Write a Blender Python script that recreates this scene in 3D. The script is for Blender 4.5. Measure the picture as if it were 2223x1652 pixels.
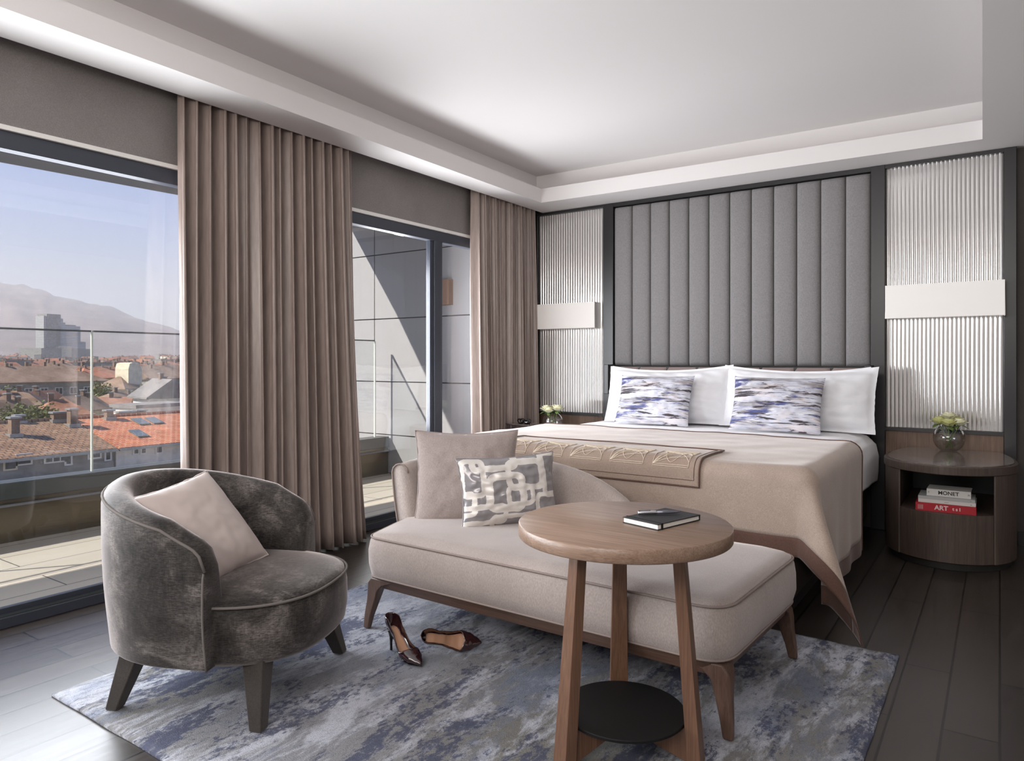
import bpy, bmesh, math, random
from mathutils import Vector, Matrix, noise as mnoise
PI = math.pi
R = math.radians
for o in list(bpy.data.objects): bpy.data.objects.remove(o)
S = bpy.context.scene
COL = S.collection
# ------------------------------------------------------------------ camera
EYE = 1.2
TH = R(34.602); sT, cT = math.sin(TH), math.cos(TH)
FPX, CX, CY = 1535.0, 1111.5, 785.0
cam = bpy.data.cameras.new('camera'); cam.lens = 36*FPX/2223; cam.sensor_width = 36
cam.shift_y = -(826-CY)/2223; cam.clip_start = .05; cam.clip_end = 20000
camo = bpy.data.objects.new('camera', cam); COL.objects.link(camo)
camo.location = (0, 0, EYE); camo.rotation_euler = (PI/2, 0, TH); S.camera = camo
# ------------------------------------------------------------------ view, sky, sun, fill lights
vs = S.view_settings
vs.view_transform = 'Standard'; vs.look = 'None'; vs.gamma = 1; vs.exposure = 0.0
try: vs.use_curve_mapping = False
except Exception: pass
def lin(c): return tuple(((v/255)/12.92 if v/255 <= .04045 else ((v/255+.055)/1.055)**2.4) for v in c)
w = bpy.data.worlds.new('sky'); S.world = w; w.use_nodes = True
wn, wl = w.node_tree.nodes, w.node_tree.links; wn.clear()
wo = wn.new('ShaderNodeOutputWorld'); wb = wn.new('ShaderNodeBackground')
tc = wn.new('ShaderNodeTexCoord'); sx = wn.new('ShaderNodeSeparateXYZ'); wr = wn.new('ShaderNodeValToRGB')
wl.new(tc.outputs['Generated'], sx.inputs[0]); wl.new(sx.outputs['Z'], wr.inputs[0]); wl.new(wr.outputs[0], wb.inputs[0]); wl.new(wb.outputs[0], wo.inputs[0])
cr = wr.color_ramp
stops = [(0.0, (214,208,212)), (.045, (212,210,216)), (.09, (202,205,222)), (.15, (168,189,231)), (.27, (124,158,228)), (.6, (112,150,220)), (1, (100,140,210))]
while len(cr.elements) < len(stops): cr.elements.new(.5)
for e, (p, c) in zip(cr.elements, stops): e.position = p; e.color = (*lin(c), 1)
wb.inputs[1].default_value = 1.0
def lamp(name, kind, energy, col, loc, direction, **kw):
    l = bpy.data.lights.new(name, kind); l.energy = energy; l.color = col
    for k, v in kw.items(): setattr(l, k, v)
    o = bpy.data.objects.new(name, l); COL.objects.link(o); o.location = loc
    o.rotation_euler = Vector(direction).to_track_quat('-Z', 'Y').to_euler()
    return o
lamp('sun', 'SUN', 9.0, (1, .93, .82), (-10, -8, 20), (.71, 1.0, -1.0), angle=R(.6))
# area fills added outside the big windows to boost the daylight entering the room
lamp('window_fill', 'AREA', 235, (.94, .96, 1), (-4.02, .2, 1.32), (1, 0, .10), shape='RECTANGLE', size=4.0, size_y=1.35, spread=R(170))
lamp('window_fill', 'AREA', 115, (.95, .96, 1), (-4.02, 4.0, 1.32), (1, .5, 0.12), shape='RECTANGLE', size=1.7, size_y=1.35, spread=R(170))
lamp('room_fill', 'AREA', 60, (1, .95, .91), (-.9, -1.6, 2.4), (-.15, 1, -.12), shape='RECTANGLE', size=2.6, size_y=.7, spread=R(150))  # unseen fill added behind the camera to brighten the room, no real fixture

# ------------------------------------------------------------------ helpers
def px(x, y, d):                     # world point seen at photo pixel (x, y) at depth d along the view axis
    u = (x-CX)/FPX*d; v = (CY-y)/FPX*d
    return Vector((-sT*d+cT*u, cT*d+sT*u, EYE+v))
def cam2w(r_, u_, d_): return Vector((cT*r_-sT*d_, sT*r_+cT*d_, u_))
class MB:
    def __init__(s): s.v = []; s.f = []
    def add(s, vs_, fs):
        n = len(s.v); s.v += [tuple(a) for a in vs_]; s.f += [tuple(i+n for i in f) for f in fs]; return s
    def box(s, x0, x1, y0, y1, z0, z1):
        return s.add([(x0,y0,z0),(x1,y0,z0),(x1,y1,z0),(x0,y1,z0),(x0,y0,z1),(x1,y0,z1),(x1,y1,z1),(x0,y1,z1)],
                     [(0,3,2,1),(4,5,6,7),(0,1,5,4),(1,2,6,5),(2,3,7,6),(3,0,4,7)])
    def prism(s, poly, z0, z1):
        n = len(poly)
        return s.add([(x,y,z0) for x,y in poly]+[(x,y,z1) for x,y in poly],
                     [tuple(range(n-1,-1,-1)), tuple(range(n,2*n))]+[(i,(i+1)%n,n+(i+1)%n,n+i) for i in range(n)])
    def loft(s, rings, cap=True, closed=True):
        n = len(rings[0]); vs_ = [p for r in rings for p in r]; fs = []
        for k in range(len(rings)-1):
            for i in range(n if closed else n-1):
                j = (i+1) % n
                fs.append((k*n+i, k*n+j, (k+1)*n+j, (k+1)*n+i))
        if cap: fs += [tuple(range(n-1,-1,-1)), tuple((len(rings)-1)*n+i for i in range(n))]
        return s.add(vs_, fs)
    def tube(s, pts, r, n=8, closed=False):
        pts = [Vector(p) for p in pts]; m = len(pts); rr = r if hasattr(r, '__len__') else [r]*m
        rings = []; up = None
        for i, p in enumerate(pts):
            a = pts[(i-1) % m] if (i or closed) else p; b = pts[(i+1) % m] if (i < m-1 or closed) else p
            t = (b-a)
            if t.length < 1e-9: t = Vector((0,0,1))
            t.normalize()
            if up is None: up = Vector((0,0,1)) if abs(t.z) < .9 else Vector((1,0,0))
            q = t.cross(up)
            if q.length < 1e-6: q = t.orthogonal()
            q.normalize(); up = q.cross(t).normalized()
            rings.append([p+(q*math.cos(2*PI*k/n)+up*math.sin(2*PI*k/n))*rr[i] for k in range(n)])
        if closed: rings.append(rings[0]); return s.loft(rings, cap=False)
        return s.loft(rings)
    def lathe(s, prof, n=32, c=(0,0,0)):
        rings = [[(c[0]+r_*math.cos(2*PI*k/n), c[1]+r_*math.sin(2*PI*k/n), c[2]+z) for k in range(n)] for r_, z in prof]
        return s.loft(rings, cap=True)
    def grid(s, fn, nu, nv):
        return s.add([fn(i/nu, j/nv) for j in range(nv+1) for i in range(nu+1)],
                     [(j*(nu+1)+i, j*(nu+1)+i+1, (j+1)*(nu+1)+i+1, (j+1)*(nu+1)+i) for j in range(nv) for i in range(nu)])
    def build(s, name, m, parent=None, smooth=False, bevel=0, seg=2, fix=True, loc=None, solid=0, subsurf=0):
        me = bpy.data.meshes.new(name); me.from_pydata(s.v, [], s.f); me.materials.append(m)
        if fix:
            bm = bmesh.new(); bm.from_mesh(me); bmesh.ops.remove_doubles(bm, verts=bm.verts, dist=1e-6)
            bmesh.ops.recalc_face_normals(bm, faces=bm.faces); bm.to_mesh(me); bm.free()
        o = bpy.data.objects.new(name, me); COL.objects.link(o)
        if smooth: me.polygons.foreach_set('use_smooth', [True]*len(me.polygons))
        if solid:
            md = o.modifiers.new('t', 'SOLIDIFY'); md.thickness = solid; md.offset = 0
        if bevel:
            md = o.modifiers.new('b', 'BEVEL'); md.width = bevel; md.segments = seg; md.limit_method = 'ANGLE'; md.angle_limit = R(40)
            me.polygons.foreach_set('use_smooth', [True]*len(me.polygons)); 
            md.harden_normals = True
        if subsurf:
            md = o.modifiers.new('s', 'SUBSURF'); md.levels = subsurf; md.render_levels = subsurf
        if parent: o.parent = parent
        if loc: o.location = loc
        return o
def tag(o, label=None, cat=None, group=None, kind=None):
    if label: o['label'] = label
    if cat: o['category'] = cat
    if group: o['group'] = group
    if kind: o['kind'] = kind
    return o
def thing(name, label, cat, loc=(0,0,0), rz=0, group=None):
    o = bpy.data.objects.new(name, None); COL.objects.link(o); o.location = loc; o.rotation_euler = (0,0,rz)
    o.empty_display_size = .1
    return tag(o, label, cat, group)
def struct(name, mb, m, **kw):
    o = mb.build(name, m, **kw)
    if not kw.get('parent'): o['kind'] = 'structure'
    return o
def sbox(name, m, *b, **kw): return struct(name, MB().box(*b), m, **kw)

# ------------------------------------------------------------------ materials
def mat(name, col, rough=.6, metal=0, spec=.5, **kw):
    m = bpy.data.materials.new(name); m.use_nodes = True; nt = m.node_tree
    b = nt.nodes['Principled BSDF']
    b.inputs['Base Color'].default_value = (*lin(col), 1); b.inputs['Roughness'].default_value = rough
    b.inputs['Metallic'].default_value = metal; b.inputs['Specular IOR Level'].default_value = spec
    if 'sheen' in kw:
        b.inputs['Sheen Weight'].default_value = kw['sheen']; b.inputs['Sheen Roughness'].default_value = kw.get('sheenr', .4)
        b.inputs['Sheen Tint'].default_value = (*lin(kw.get('sheenc', (255,250,248))), 1)
    if 'coat' in kw: b.inputs['Coat Weight'].default_value = kw['coat']; b.inputs['Coat Roughness'].default_value = kw.get('coatr', .1)
    if 'trans' in kw: b.inputs['Transmission Weight'].default_value = kw['trans']; b.inputs['IOR'].default_value = kw.get('ior', 1.45)
    return m
def coords(nt, scale=(1,1,1), rot=(0,0,0), kind='Object'):
    t = nt.nodes.new('ShaderNodeTexCoord'); mp = nt.nodes.new('ShaderNodeMapping')
    mp.inputs['Scale'].default_value = scale; mp.inputs['Rotation'].default_value = rot
    nt.links.new(t.outputs[kind], mp.inputs[0]); return mp.outputs[0]
def noise(nt, vec, scale, detail=3, rough=.55, dist=0):
    n = nt.nodes.new('ShaderNodeTexNoise'); n.inputs['Scale'].default_value = scale; n.inputs['Detail'].default_value = detail
    n.inputs['Roughness'].default_value = rough; n.inputs['Distortion'].default_value = dist
    nt.links.new(vec, n.inputs['Vector']); return n.outputs['Fac']
def ramp(nt, fac, stops):
    r_ = nt.nodes.new('ShaderNodeValToRGB'); e = r_.color_ramp.elements
    while len(e) < len(stops): e.new(.5)
    for a, (p, c) in zip(e, stops): a.position = p; a.color = (*lin(c), 1)
    nt.links.new(fac, r_.inputs[0]); return r_.outputs[0]
def mix(nt, fac, a, b, mode='MIX'):
    m = nt.nodes.new('ShaderNodeMix'); m.data_type = 'RGBA'; m.blend_type = mode
    for s_, v in ((0, fac), (6, a), (7, b)):
        if isinstance(v, (int, float)): m.inputs[s_].default_value = v
        elif isinstance(v, tuple): m.inputs[s_].default_value = (*lin(v), 1)
        else: nt.links.new(v, m.inputs[s_])
    return m.outputs[2]
def bump(nt, h, strength=.3, dist=.002):
    b = nt.nodes.new('ShaderNodeBump'); b.inputs['Strength'].default_value = strength; b.inputs['Distance'].default_value = dist
    nt.links.new(h, b.inputs['Height']); nt.links.new(b.outputs[0], nt.nodes['Principled BSDF'].inputs['Normal'])
def setc(m, out): m.node_tree.links.new(out, m.node_tree.nodes['Principled BSDF'].inputs['Base Color'])
def setr(m, out): m.node_tree.links.new(out, m.node_tree.nodes['Principled BSDF'].inputs['Roughness'])
def fabric(name, col, var=12, scale=(1,1,1), fine=400, rough=.85, b=.25, big=3.0, **kw):
    m = mat(name, col, rough, spec=.25, **kw); nt = m.node_tree
    lo = tuple(max(0, c-var) for c in col); hi = tuple(min(255, c+var) for c in col)
    f = noise(nt, coords(nt, scale), big, 5, .6); w_ = noise(nt, coords(nt, scale), fine, 2, .6)
    c = ramp(nt, f, [(.3, lo), (.7, hi)]); c2 = ramp(nt, w_, [(.3, (205,205,205)), (.7, (255,255,255))])
    setc(m, mix(nt, .7, c, c2, 'MULTIPLY')); bump(nt, w_, b, .0015); return m
def wood(name, c1, c2, axis='z', rough=.4, scale=1.0, **kw):
    m = mat(name, c1, rough, **kw); nt = m.node_tree
    sc = {'x': (1.2,18,18), 'y': (18,1.2,18), 'z': (18,18,1.2)}[axis]
    v = coords(nt, tuple(a*scale for a in sc)); f = noise(nt, v, 3.0, 8, .65, .6)
    sc2 = {'x': (3,160,160), 'y': (160,3,160), 'z': (160,160,3)}[axis]
    g = noise(nt, coords(nt, sc2), 1.5, 3, .6)
    c = ramp(nt, f, [(.32, c1), (.68, c2)]); setc(m, mix(nt, .35, c, ramp(nt, g, [(.35, (120,110,105)), (.6, (255,255,255))]), 'MULTIPLY'))
    bump(nt, g, .12, .001); return m
def glassmat(name, col=(255,255,255), refl=1.0, tint=(1,1,1)):
    m = bpy.data.materials.new(name); m.use_nodes = True; nt = m.node_tree; nt.nodes.clear()
    o = nt.nodes.new('ShaderNodeOutputMaterial'); t = nt.nodes.new('ShaderNodeBsdfTransparent'); g = nt.nodes.new('ShaderNodeBsdfGlossy')
    g.inputs['Roughness'].default_value = 0; t.inputs[0].default_value = (*tint, 1)
    ge = nt.nodes.new('ShaderNodeNewGeometry'); dt = nt.nodes.new('ShaderNodeVectorMath'); dt.operation = 'DOT_PRODUCT'
    nt.links.new(ge.outputs['Normal'], dt.inputs[0]); nt.links.new(ge.outputs['Incoming'], dt.inputs[1])
    def mth(op, a_, b_=None, c_=None):
        n_ = nt.nodes.new('ShaderNodeMath'); n_.operation = op
        for k_, v_ in enumerate((a_, b_, c_)):
            if v_ is None: continue
            if isinstance(v_, (int, float)): n_.inputs[k_].default_value = v_
            else: nt.links.new(v_, n_.inputs[k_])
        return n_.outputs[0]
    ab = mth('ABSOLUTE', dt.outputs['Value']); om = mth('SUBTRACT', 1.0, ab); f5 = mth('POWER', om, 5.0)
    ff = mth('MULTIPLY_ADD', f5, .96*refl, .04*refl); ff = mth('MINIMUM', ff, 1.0)
    mx = nt.nodes.new('ShaderNodeMixShader'); nt.links.new(ff, mx.inputs[0])
    nt.links.new(t.outputs[0], mx.inputs[1]); nt.links.new(g.outputs[0], mx.inputs[2]); nt.links.new(mx.outputs[0], o.inputs[0]); return m

M_ceil = mat('white_plaster', (225,221,220), .8)
M_trimw = mat('white_trim', (232,229,225), .5)
M_wallgrey = fabric('grey_wallcovering', (142,136,134), 5, fine=300, b=.15)
M_walldark = fabric('dark_grey_wall', (92,88,86), 4, fine=250, b=.12)
M_wallpale = mat('pale_wall', (205,198,192), .8)
M_frame = mat('anthracite_window_frame', (58,62,72), .35, 0, .5)
M_black = mat('black_frame_lacquer', (38,37,38), .35)
M_pane = glassmat('window_glass', refl=1.1, tint=(.97,.98,.98))
M_rail = mat('dark_channel_metal', (70,76,78), .4, .3)
M_glassedge = mat('glass_edge', (200,205,200), .3)
# floor planks
M_floor = mat('dark_oak_planks', (60,52,48), .33, spec=.7); nt = M_floor.node_tree
b_ = nt.nodes.new('ShaderNodeTexBrick'); nt.links.new(coords(nt, (1,1,1), (0,0,PI/2)), b_.inputs['Vector'])
b_.inputs['Scale'].default_value = 1; b_.inputs['Brick Width'].default_value = 1.35; b_.inputs['Row Height'].default_value = .155
b_.inputs['Mortar Size'].default_value = .0042; b_.inputs['Mortar Smooth'].default_value = .1; b_.offset = .37
b_.inputs['Color1'].default_value = (*lin((52,46,42)),1); b_.inputs['Color2'].default_value = (*lin((66,59,55)),1); b_.inputs['Mortar'].default_value = (*lin((18,15,14)),1)
gr = noise(nt, coords(nt, (26,1.6,1)), 2.0, 6, .6, .6)
setc(M_floor, mix(nt, .45, b_.outputs['Color'], ramp(nt, gr, [(.3, (150,142,138)), (.7, (255,255,255))]), 'MULTIPLY'))
setr(M_floor, ramp(nt, gr, [(.3, (152,152,152)), (.7, (166,166,166))]))
mb_ = nt.nodes.new('ShaderNodeMath'); mb_.operation = 'MULTIPLY_ADD'; mb_.inputs[1].default_value = -6; nt.links.new(b_.outputs['Fac'], mb_.inputs[0]); nt.links.new(gr, mb_.inputs[2])
bump(nt, mb_.outputs[0], .10, .002)
# terrace boards
M_terr = mat('terrace_boards', (186,178,168), .7); nt = M_terr.node_tree
b_ = nt.nodes.new('ShaderNodeTexBrick'); nt.links.new(coords(nt, (1,1,1), (0,0,R(90))), b_.inputs['Vector'])
b_.inputs['Scale'].default_value = 1; b_.inputs['Brick Width'].default_value = 1.8; b_.inputs['Row Height'].default_value = .3; b_.inputs['Mortar Size'].default_value = .004
b_.inputs['Color1'].default_value = (*lin((188,180,170)),1); b_.inputs['Color2'].default_value = (*lin((176,168,158)),1); b_.inputs['Mortar'].default_value = (*lin((80,76,74)),1)
setc(M_terr, b_.outputs['Color'])
M_clad = mat('grey_cladding', (150,149,152), .45, .0); M_cladjoint = mat('cladding_joint', (50,50,54), .7)
M_bronze = mat('bronze_parapet_cladding', (104,96,82), .25, .6)
M_soffit = mat('grey_soffit', (108,110,117), .6)
# rug
M_rug = mat('abstract_blue_rug', (150,150,155), .95, spec=.1); nt = M_rug.node_tree
n4 = noise(nt, coords(nt), 330, 2, .6); nf = noise(nt, coords(nt, (1,.55,1)), 55, 5, .75)
def thr(f, lo, hi, top=255): return ramp(nt, f, [(lo, (0,0,0)), (hi, (top,top,top))])
zone = noise(nt, coords(nt, (1,.8,1)), .95, 2, .5)                     # large calm and busy areas
n1 = noise(nt, coords(nt, (1.0,.33,1), (0,0,.12)), 4.2, 10, .72, .35); n2 = noise(nt, coords(nt, (1.1,.4,1), (0,0,-.1)), 3.1, 10, .74, .3)
n5 = noise(nt, coords(nt, (1,.3,1), (0,0,.1)), 5.5, 9, .74, .4)
c = ramp(nt, zone, [(.36, (134,132,128)), (.5, (148,148,151)), (.64, (166,169,180))])
c = mix(nt, thr(n5, .48, .57, 255), c, (198,200,210))
c = mix(nt, thr(n2, .51, .60, 190), c, (118,132,160))
add_ = nt.nodes.new('ShaderNodeMath'); add_.operation = 'MULTIPLY_ADD'; add_.inputs[1].default_value = .45; nt.links.new(nf, add_.inputs[0]); nt.links.new(n1, add_.inputs[2])
c = mix(nt, thr(add_.outputs[0], .745, .795, 225), c, (72,78,108))
c = mix(nt, thr(nf, .51, .60, 125), c, (84,86,94))
setc(M_rug, mix(nt, .5, c, ramp(nt, n4, [(.3, (140,140,140)), (.7, (255,255,255))]), 'MULTIPLY')); bump(nt, n4, .6, .004)
M_curt = mat('taupe_satin_curtain', (150,134,127), .34, spec=.55, sheen=.3, sheenr=.3); nt = M_curt.node_tree
setc(M_curt, ramp(nt, noise(nt, coords(nt, (1,1,.12)), 60, 3), [(.3, (144,128,121)), (.7, (162,146,138))]))
# velvets and upholstery
M_velvet = mat('grey_crushed_velvet', (96,90,86), .65, spec=.2, sheen=1.0, sheenr=.35, sheenc=(225,215,212)); nt = M_velvet.node_tree
va = noise(nt, coords(nt, (1,1,1)), 5.5, 7, .65, .8); vb = noise(nt, coords(nt, (38,38,240)), 1.6, 5, .75); vc_ = noise(nt, coords(nt, (220,220,30)), 1.2, 3, .7)
c = ramp(nt, va, [(.36, (50,47,45)), (.52, (82,77,74)), (.66, (134,127,123))])
c = mix(nt, .8, c, ramp(nt, vb, [(.38, (95,92,90)), (.58, (255,255,255))]), 'MULTIPLY'); setc(M_velvet, mix(nt, .4, c, ramp(nt, vc_, [(.35, (130,128,126)), (.62, (255,255,255))]), 'MULTIPLY')); bump(nt, vb, .2, .002)
M_velvetwelt = mat('grey_velvet_welt', (112,106,102), .85, spec=.1)
M_velvetleg = fabric('dark_velvet_leg', (62,57,53), 10, fine=200, sheen=.5)
M_chaise = fabric('taupe_linen_velvet', (174,161,155), 9, (1,1,.35), fine=320, sheen=.5)
M_chaisewelt = mat('taupe_welt', (146,132,126), .9, spec=.1)
M_cushbeige = fabric('taupe_cushion_velvet', (166,152,147), 9, (1,1,.4), fine=300, sheen=.6)
M_cushsatin = mat('blush_satin', (190,176,170), .42, spec=.4, sheen=.3)

M_padgrey = fabric('grey_flannel', (143,140,141), 7, (1,1,.7), fine=260, b=.15, big=110, sheen=.4)
M_leather = mat('mauve_leather', (150,132,128), .45)
M_white = mat('white_linen', (240,240,243), .75, spec=.2, sheen=.3); nt = M_white.node_tree; bump(nt, noise(nt, coords(nt), 6, 4, .6, .6), .22, .03)
M_blanket = fabric('beige_blanket', (180,161,148), 7, fine=260, sheen=.5, big=5)
M_hem = fabric('brown_suede_hem', (104,78,68), 6, fine=200, sheen=.3)
M_embro = mat('cream_thread', (222,205,184), .6)
M_bedbase = fabric('grey_bed_upholstery', (122,112,106), 6, fine=300)
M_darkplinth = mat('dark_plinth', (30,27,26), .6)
M_reed = mat('reeded_glass', (222,219,217), .12, .6, .9)
M_reedback = mat('reeded_glass_backing', (150,146,143), .3, .3)
M_shade = mat('white_lamp_shade', (238,234,230), .7, spec=.2)
b = M_shade.node_tree.nodes['Principled BSDF']; b.inputs['Emission Color'].default_value = (1,.93,.88,1); b.inputs['Emission Strength'].default_value = .10
M_walnut = wood('walnut_top', (136,110,92), (158,132,114), 'x', .38)
M_walleg = wood('walnut_leg', (106,76,58), (124,92,72), 'z', .4)
M_chwood = wood('dark_walnut_frame', (86,64,54), (108,84,72), 'x', .4)
M_chleg = wood('dark_walnut_leg', (86,64,54), (108,84,72), 'z', .4)
M_night = wood('smoked_oak', (76,64,58), (94,80,72), 'z', .45)
M_panelwood = wood('oak_wall_panel', (112,88,72), (134,108,90), 'z', .4)
M_tablestone = mat('brown_marble', (112,100,94), .12, coat=.4); nt = M_tablestone.node_tree
setc(M_tablestone, ramp(nt, noise(nt, coords(nt), 7, 8, .7, 1.5), [(.3, (92,80,75)), (.6, (122,110,104)), (.75, (160,150,144))]))
M_blackmat = mat('black_metal_disc', (14,13,13), .6, spec=.3)
M_nb = mat('black_notebook_cover', (32,31,33), .55); M_paper = mat('paper_edge', (232,230,224), .8)
M_chrome = mat('polished_chrome', (200,200,205), .15, 1)
M_penb = mat('pen_lacquer', (120,118,128), .25, .7)
M_shoe = mat('burgundy_patent_leather', (44,22,24), .16, spec=.8, coat=.8, coatr=.05); nt = M_shoe.node_tree
vo = nt.nodes.new('ShaderNodeTexVoronoi'); vo.inputs['Scale'].default_value = 130; nt.links.new(coords(nt), vo.inputs['Vector'])
bump(nt, vo.outputs['Distance'], .25, .0006); setc(M_shoe, ramp(nt, vo.outputs['Distance'], [(.2, (62,28,30)), (.7, (36,18,20))]))
M_insole = mat('tan_insole', (190,146,118), .55); M_shoeblk = mat('black_heel', (16,14,15), .25)
M_vase = glassmat('clear_vase_glass', refl=1.3, tint=(.985,.99,.988))
M_petal = mat('cream_rose_petal', (240,238,206), .6, sheen=.2); M_petalg = mat('yellow_green_rose_petal', (214,214,150), .6)
M_leaf = mat('flower_stem', (92,116,58), .6)
M_bookw = mat('white_book_jacket', (214,212,208), .5); M_bookg = mat('grey_book_jacket', (176,176,176), .5); M_bookr = mat('red_book_jacket', (176,28,42), .45)
M_ink = mat('black_print', (30,28,28), .6); M_whiteprint = mat('white_print', (225,205,205), .6)
M_copper = mat('copper_wall_light', (150,118,98), .4, .5)

# ------------------------------------------------------------------ room shell
XW, YB = -3.72, 5.70            # window glass plane, headboard wall plane
XR, YF = 2.4, -2.4              # unseen right and rear walls
ZS, ZL, ZC = 2.60, 2.722, 2.88  # soffit, lip top, ceiling
sbox('floor', M_floor, XW-.1, XR, YF, YB+.1, -.1, 0)
tray = [(-3.325,5.274), (-.09,5.345), (.03,YF+.6), (-3.19,YF+.6)]
def ring(name, m, inner, z0, z1, x0=-3.545, y1=YB+.1):
    ox = [(x0, y1), (XR, y1), (XR, YF), (x0, YF)]
    mb = MB()
    for i in range(4):
        a, b2, c2, d = inner[i], inner[(i+1) % 4], ox[(i+1) % 4], ox[i]
        mb.add([(p[0], p[1], z0) for p in (a, b2, c2, d)]+[(p[0], p[1], z1) for p in (a, b2, c2, d)],
               [(0,1,2,3), (7,6,5,4), (0,4,5,1), (2,6,7,3)])
    return struct(name, mb, m, fix=True)
ring('ceiling', M_ceil, tray, ZS, ZL)
e = .137
ring('ceiling', M_ceil, [(-3.325-e,5.274+e), (-.09+e,5.345+e), (.03+e,YF+.6-e), (-3.19-e,YF+.6-e)], ZL, ZC)
sbox('ceiling', M_ceil, XW-.05, XR, YF, YB+.1, ZC, ZC+.1)
# window wall
YP0, YP1 = 2.45, 2.95      # pier behind the large curtain
sbox('wall_left', M_wallgrey, XW-.12, -3.675, YF, YB, 2.262, ZC)
sbox('wall_left', M_wallgrey, XW-.12, -3.675, YP0, YP1, 0, 2.24)
sbox('wall_left', M_wallgrey, XW-.12, -3.675, 5.25, YB, 0, 2.24)
sbox('wall_left', M_wallgrey, XW-.12, -3.675, YF, -1.9, 0, 2.24)
sbox('trim_1', M_trimw, XW-.06, -3.668, YF, YB-.003, 2.240, 2.262)
def window(n, y0, y1, mull, label):
    t = thing('window_%d' % n, None, None, (XW, y0, 0)); t['kind'] = 'structure'
    L = y1-y0
    f = MB(); f.box(-.03,.035,0,L,2.158,2.240); f.box(-.06,.045,0,L,0,.05); f.box(-.02,.01,0,L,.05,.085)
    f.box(-.06,.03,0,.07,.05,2.15).box(-.06,.03,L-.07,L,.05,2.15)
    for m0, m1 in mull: f.box(-.022,.02,m0-y0,m1-y0,.05,2.16).box(-.022,.034,m0-y0+.04,m1-y0-.03,.05,2.16)
    f.build('window_frame', M_frame, t, bevel=.004)
    f = MB()
    for k in range(3): f.box(.012+.012*k, .016+.012*k, .0, L, .05, .058)
    f.build('window_track', M_rail, t)
    edges = [.07]+[v-y0 for m in mull for v in m]+[L-.07]
    for i in range(0, len(edges), 2):
        MB().box(-.006, .0, edges[i], edges[i+1], .085, 2.15).build('window_pane', M_pane, t)
window(1, -1.9, YP0, [(-.32,-.2)], '')
window(2, YP1, 5.25, [(4.225,4.375)], '')
# headboard wall, right and rear walls
sbox('wall_back', M_walldark, XW-.1, XR, YB, YB+.1, 0, ZC)
sbox('wall_right', M_wallpale, XR, XR+.1, YF, YB+.1, 0, ZC)
sbox('wall_front', M_wallpale, XW-.1, XR+.1, YF-.1, YF, 0, ZC)
sbox('baseboard_back', M_black, .10, XR-.002, YB-.015, YB-.001, 0, .09)
# ------------------------------------------------------------------ dark framework of the headboard wall
t = thing('wall_panel_frame', 'black lacquered framework dividing the headboard wall into padded and ribbed panels', 'panel frame', (0, YB, 0))
f = MB()
for x0, x1 in ((-3.672,-3.600), (-2.908,-2.808), (-.762,-.672), (.022,.090)): f.box(x0, x1, -.062, -.001, .002, 2.598)
f.build('post', M_black, t, bevel=.003)
f = MB().box(-3.600,-2.908,-.058,-.001,2.575,2.598).box(-2.808,-.762,-.058,-.001,2.565,2.598).box(-.672,.022,-.058,-.001,2.572,2.598)
f.build('top_rail', M_black, t)
f = MB().box(-3.600,-2.908,-.054,-.001,.712,.735).box(-.672,.022,-.054,-.001,.712,.735)
f.build('lower_rail', M_black, t)
# ribbed glass side panels
def reeded(x0, x1, n, label):
    t = thing('ribbed_glass_panel', label, 'wall panel', (x0, YB, .737), group='ribbed glass panels on the headboard wall')
    W = x1-x0; H_ = 2.573-.737; p = W/n; mb = MB(); seg = 8
    pts = []
    for k in range(n):
        for j in range(seg): a = j/seg; pts.append((k*p+a*p, -.026-.005*math.sin(PI*a)**.8))
    pts.append((W, -.026))
    mb.loft([[(x, y, z) for x, y in pts] for z in (0, H_)], cap=False, closed=False)
    mb.build('ribbed_glass', M_reed, t, smooth=True)
    MB().box(0, W, -.024, -.002, 0, H_).build('backing', M_reedback, t)
reeded(-3.598, -2.910, 27, 'ribbed glass wall panel behind the wall lamp on the window side of the bed')
reeded(-.670, .020, 27, 'ribbed glass wall panel behind the wall lamp above the bedside table with books')
for x0, x1, l in ((-3.598,-2.910,'strip of oak panelling below the ribbed glass on the window side of the bed'), (-.670,.020,'strip of oak panelling between the ribbed glass and the table with the round glass vase')):
    tag(MB().box(x0, x1, YB-.03, YB-.001, .05, .710).build('oak_panel', M_panelwood), l, 'wall panel', 'oak panels under the ribbed glass')
# padded headboard of twelve upright channels
t = thing('padded_wall_panel', 'tall grey flannel padded panel of twelve upright channels above the bed', 'wall panel', (-2.806, YB, 1.167))
W = 2.043; n = 12; p = W/n
for k in range(n):
    def chan(a, b2, k=k):
        ang = PI*a; c_ = math.cos(ang); x = k*p+p/2-(p/2-.002)*(abs(c_)**.8)*(1 if c_ > 0 else -1)
        d = .012+.05*math.sin(ang)**.55
        zz = b2*1.395; ed = min(1, min(zz, 1.395-zz)/.03); d = .012+(d-.012)*math.sqrt(max(0, 1-(1-ed)**2))
        return (x, -d, zz)
    mb = MB(); mb.v = [] 
    rows = [0,.004,.01,.022,.3,.5,.7,.978,.99,.996,1]
    for j, r_ in enumerate(rows):
        mb.v += [chan(i/16, r_) for i in range(17)]
    mb.f = [(j*17+i, j*17+i+1, (j+1)*17+i+1, (j+1)*17+i) for j in range(len(rows)-1) for i in range(16)]
    mb.build('padded_channel', M_padgrey, t, smooth=True)
MB().box(0, W, -.012, -.001, 0, 1.395).build('backboard', M_black, t)
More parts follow.
